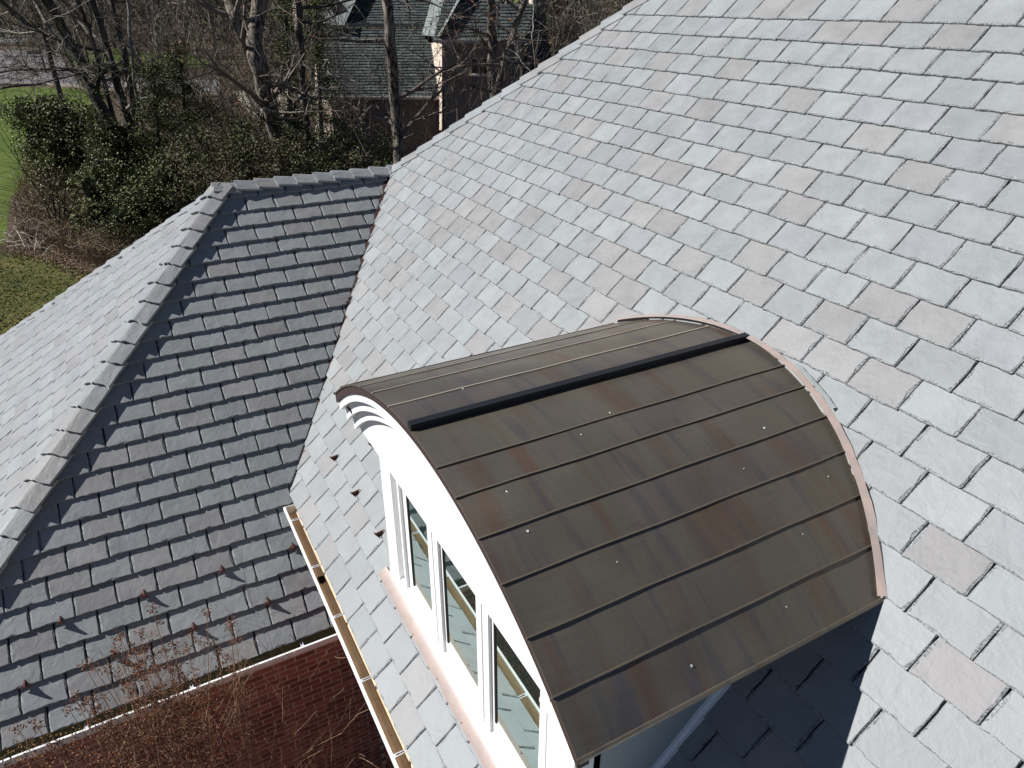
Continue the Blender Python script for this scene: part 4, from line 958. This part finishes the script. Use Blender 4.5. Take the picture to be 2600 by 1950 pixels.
def nbx(mb, a0, a1, d0, d1, z0, z1):
    L0 = lambda a_, d, z: RT*a_+FH*d+np.array((0, 0, z-CAM[2]))+CAM-NO
    mb.box8([L0(a0, d0, z0), L0(a1, d0, z0), L0(a1, d1, z0), L0(a0, d1, z0), L0(a0, d0, z1), L0(a1, d0, z1), L0(a1, d1, z1), L0(a0, d1, z1)])
def nb(nm, mat, *a_): mb = MB(); nbx(mb, *a_); return mb.build(nm, mat, nh)
nb('roof_flashing', NPALE, RGT(805, 66, 34.4), RGT(1078, 66, 34.4), 34.30, 34.75, 3.30, 3.44)
nb('garage_wall', NBR, ra0, ra1-.02, 32.0, 37.5, -2.8, .88)
nb('garage_gutter', NTRIM, ra0-.4, ra1+.12, 31.58, 31.68, .72, .82)
nb('garage_fascia', NBR, ra0-.2, ra1, 31.7, 32.0, .66, .70)
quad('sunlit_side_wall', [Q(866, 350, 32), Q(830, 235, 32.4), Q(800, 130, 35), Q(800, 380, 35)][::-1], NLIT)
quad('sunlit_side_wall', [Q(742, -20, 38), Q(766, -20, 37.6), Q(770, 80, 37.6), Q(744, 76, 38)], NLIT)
rc0, rc1 = RGT(1124, 150, 31), RGT(1322, 150, 31)
nb('main_wall', NBR, rc0, rc1, 31.0, 38, -3.0, 3.05)
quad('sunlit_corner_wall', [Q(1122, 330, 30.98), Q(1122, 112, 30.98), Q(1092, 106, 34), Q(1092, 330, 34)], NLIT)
shingled('main_slope', rc0-.3, RGT(1265, 90, 31), 30.7, 2.95, 34.7, 6.9, 34, seed=3, inset=(1.0, 0))
shingled('low_slope', RGT(1266, 90, 31), RGT(1332, 90, 31), 30.7, 2.95, 31.95, 4.18, 11, seed=4, inset=(0, .45))
shingled('porch_slope', RGT(1332, 160, 32), RGT(1415, 160, 32), 31.6, 1.2, 34.4, 4.0, 24, seed=5, inset=(-.5, -.6))
nb('porch_shadow_box', nmat('porch_shadow_dark', (.02, .02, .022), .9, .1), RGT(1326, 160, 31.9), RGT(1378, 160, 31.9), 31.5, 31.9, -1, 2.2)  # dark box painted as the shadow below the porch roof
nb('main_gutter', NTRIM, rc0-.3, RGT(1335, 90, 30.6), 30.55, 30.66, 2.90, 2.98)
nb('main_soffit', NTRIM, rc0, rc1, 30.68, 31.0, 2.84, 2.88)
nb('downspout', nmat('downspout_grey', (.42, .45, .46), .5, .3), RGT(1308, 150, 30.9), RGT(1314, 150, 30.9), 30.9, 30.98, -3, 2.85)
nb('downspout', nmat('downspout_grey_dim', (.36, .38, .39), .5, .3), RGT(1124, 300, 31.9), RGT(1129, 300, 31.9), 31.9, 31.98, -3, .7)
quad('hip_plane', [Q(818, 63, 34.4), Q(874, 64, 33.9), Q(930, -60, 36.3), Q(888, -60, 36.95)], NPALE)  # planes tilted to catch the sun, coloured paler than the shingles for sunlight
quad('hip_plane', [Q(1070, 90, 33.8), Q(1116, 92, 30.4), Q(1200, -60, 32.4), Q(1112, -60, 36.8)], NPALE)
sk = nb('skylight', nmat('skylight_frame', (.05, .045, .04), .5, .4), RGT(822, 20, 35), RGT(846, 20, 35), 34.6, 36.0, 4.15, 4.45)
wf = nb('window', NTRIM, RGT(1195, 170, 30.9), RGT(1241, 170, 30.9), 30.94, 31.0, float(pd(1218, 190, 30.94)[2]), float(pd(1218, 148, 30.94)[2]))
for x0, x1 in ((1198, 1215), (1220, 1238)):
    mb = MB(); nbx(mb, RGT(x0, 170, 30.9), RGT(x1, 170, 30.9), 30.915, 30.935, float(pd(1218, 186, 30.93)[2]), float(pd(1218, 150, 30.93)[2])); mb.build('pane', nmat('dark_pane', (.01, .012, .012), .1, .5), wf)
nb('window_sill', NTRIM, RGT(1192, 190, 30.85), RGT(1244, 190, 30.85), 30.85, 31.0, float(pd(1218, 194, 30.9)[2]), float(pd(1218, 190, 30.9)[2]))
ch = nb('chimney', NBR, RGT(1362, 20, 34), RGT(1388, 20, 34), 34.0, 34.8, 2.5, 6.6)
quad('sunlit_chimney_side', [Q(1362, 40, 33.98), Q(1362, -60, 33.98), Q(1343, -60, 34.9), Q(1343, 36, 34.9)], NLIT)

# ------------------------------------------------------------------ crape myrtle in front of the brick wall
cm = thing('crape_myrtle', 'bare brown shrub with dried seed heads in front of the red brick wall', 'shrub', (-1.2, -2.0, -4.6)); CO = np.array(cm.location)
SEED = leafmat('dry_seed_heads', (.075, .032, .022), (.21, .105, .062), .85, .2); CT = nmat('myrtle_stems', (.22, .13, .085), .8, .25)
st, sd2, pl = MB(), MB(), MB(); r = random.Random(200)
def seedhead(p, s_, n_):
    for k in range(n_):
        d = np.array([r.gauss(0, 1), r.gauss(0, 1), r.gauss(0, 1)]); d /= np.linalg.norm(d); q = p+d*s_*r.uniform(.3, 1)
        if k % 3 == 0: st.tube([p, q], [.0012, .0010], 3, 0)
        for _ in range(3): card(sd2, q+np.array([r.gauss(0, .006), r.gauss(0, .006), r.gauss(0, .006)]), .0075, r, 0, .9)
tips = [(r.uniform(250, 640), r.uniform(1530, 1700), -1.45) for _ in range(26)] + [(r.uniform(40, 480), r.uniform(1680, 1860), -1.5) for _ in range(28)] + [(r.uniform(0, 620), r.uniform(1760, 1960), -1.5) for _ in range(24)]
tips = [t_ for t_ in tips if t_[1] > 1880 - .95*t_[0] and t_[1] > 1490+abs(t_[0]-430)*.45]
for (x, y, yy) in tips:
    p = py_(x, y, yy+r.uniform(-.25, .1)); b = np.array([-1.3+r.uniform(-.4, .3), -2.0+r.uniform(-.2, .2), -4.6]); m1 = b+(p-b)*.45+np.array([r.gauss(0, .10), r.gauss(0, .08), 0]); m2 = b+(p-b)*.75+np.array([r.gauss(0, .06), r.gauss(0, .05), 0])
    st.tube([q-CO for q in (b, m1, m2, p)], [.010, .007, .004, .002], 4)
    for k in range(6):
        f = r.uniform(.0, .9); s0 = m2+(p-m2)*f; e = s0+np.array([r.gauss(0, .10), r.gauss(0, .10), r.uniform(.02, .16)]); st.tube([s0-CO, (s0+e)/2-CO+np.array([0, 0, -.01]), e-CO], [.002, .0016, .001], 3); seedhead(e-CO, .042, 9)
    seedhead(p-CO, .055, 20)
for i in range(46):   # bare arching pale stems in front of the wall
    x, y = r.uniform(420, 1080), r.uniform(1700, 1960); 
    if y < 1640+abs(x-560)*.25: continue
    p = py_(x, y, -1.35+r.uniform(-.3, .2)); b = np.array([-.6+r.uniform(-.5, .5), -2.0, -4.6]); m1 = b+(p-b)*.5+np.array([r.gauss(0, .15), r.gauss(0, .1), .1])
    limb(st, m1-CO, p-m1, np.linalg.norm(p-m1)*1.05, .006, 2, r, 1, 5, .0, minr=.0013, fan=(3, 3, 2), spread=.5); st.tube([b-CO, (b+m1)/2-CO, m1-CO], [.012, .009, .006], 4, 1)
for i in range(26):   # leaning shoots crossing up over the gutter
    x0, y0 = r.uniform(300, 800), r.uniform(1800, 1960); x1, y1 = x0+r.uniform(-120, 150), y0-r.uniform(120, 330)
    if y1 < 1520+abs(x1-500)*.5: continue
    a_, b_ = py_(x0, y0, -1.45), py_(x1, y1, -1.5); st.tube([a_-CO, (a_+b_)/2-CO+np.array([r.gauss(0, .02), 0, r.gauss(0, .02)]), b_-CO], [.0035, .003, .0015], 4, 1)
    limb(st, (a_+b_)/2-CO, b_-a_+np.array([r.gauss(0, .2), 0, 0]), .3, .002, 1, r, 1, 4, 0, minr=.001, spread=.4)
for i in range(2600):
    x = r.uniform(0, 620); y = r.uniform(1760, 1960)
    if y < 1900-.30*x or r.random() < x/900: continue
    card(sd2, py_(x, y, -1.5+r.uniform(-.3, .2))-CO, .010, r, 1, .7)
st.build('stems', [CT, nmat('pale_shoots', (.34, .22, .14), .8, .25)], cm); sd2.build('seed_heads', [SEED, leafmat('golden_dry_leaves', (.10, .052, .022), (.24, .13, .05), .8, .2)], cm)
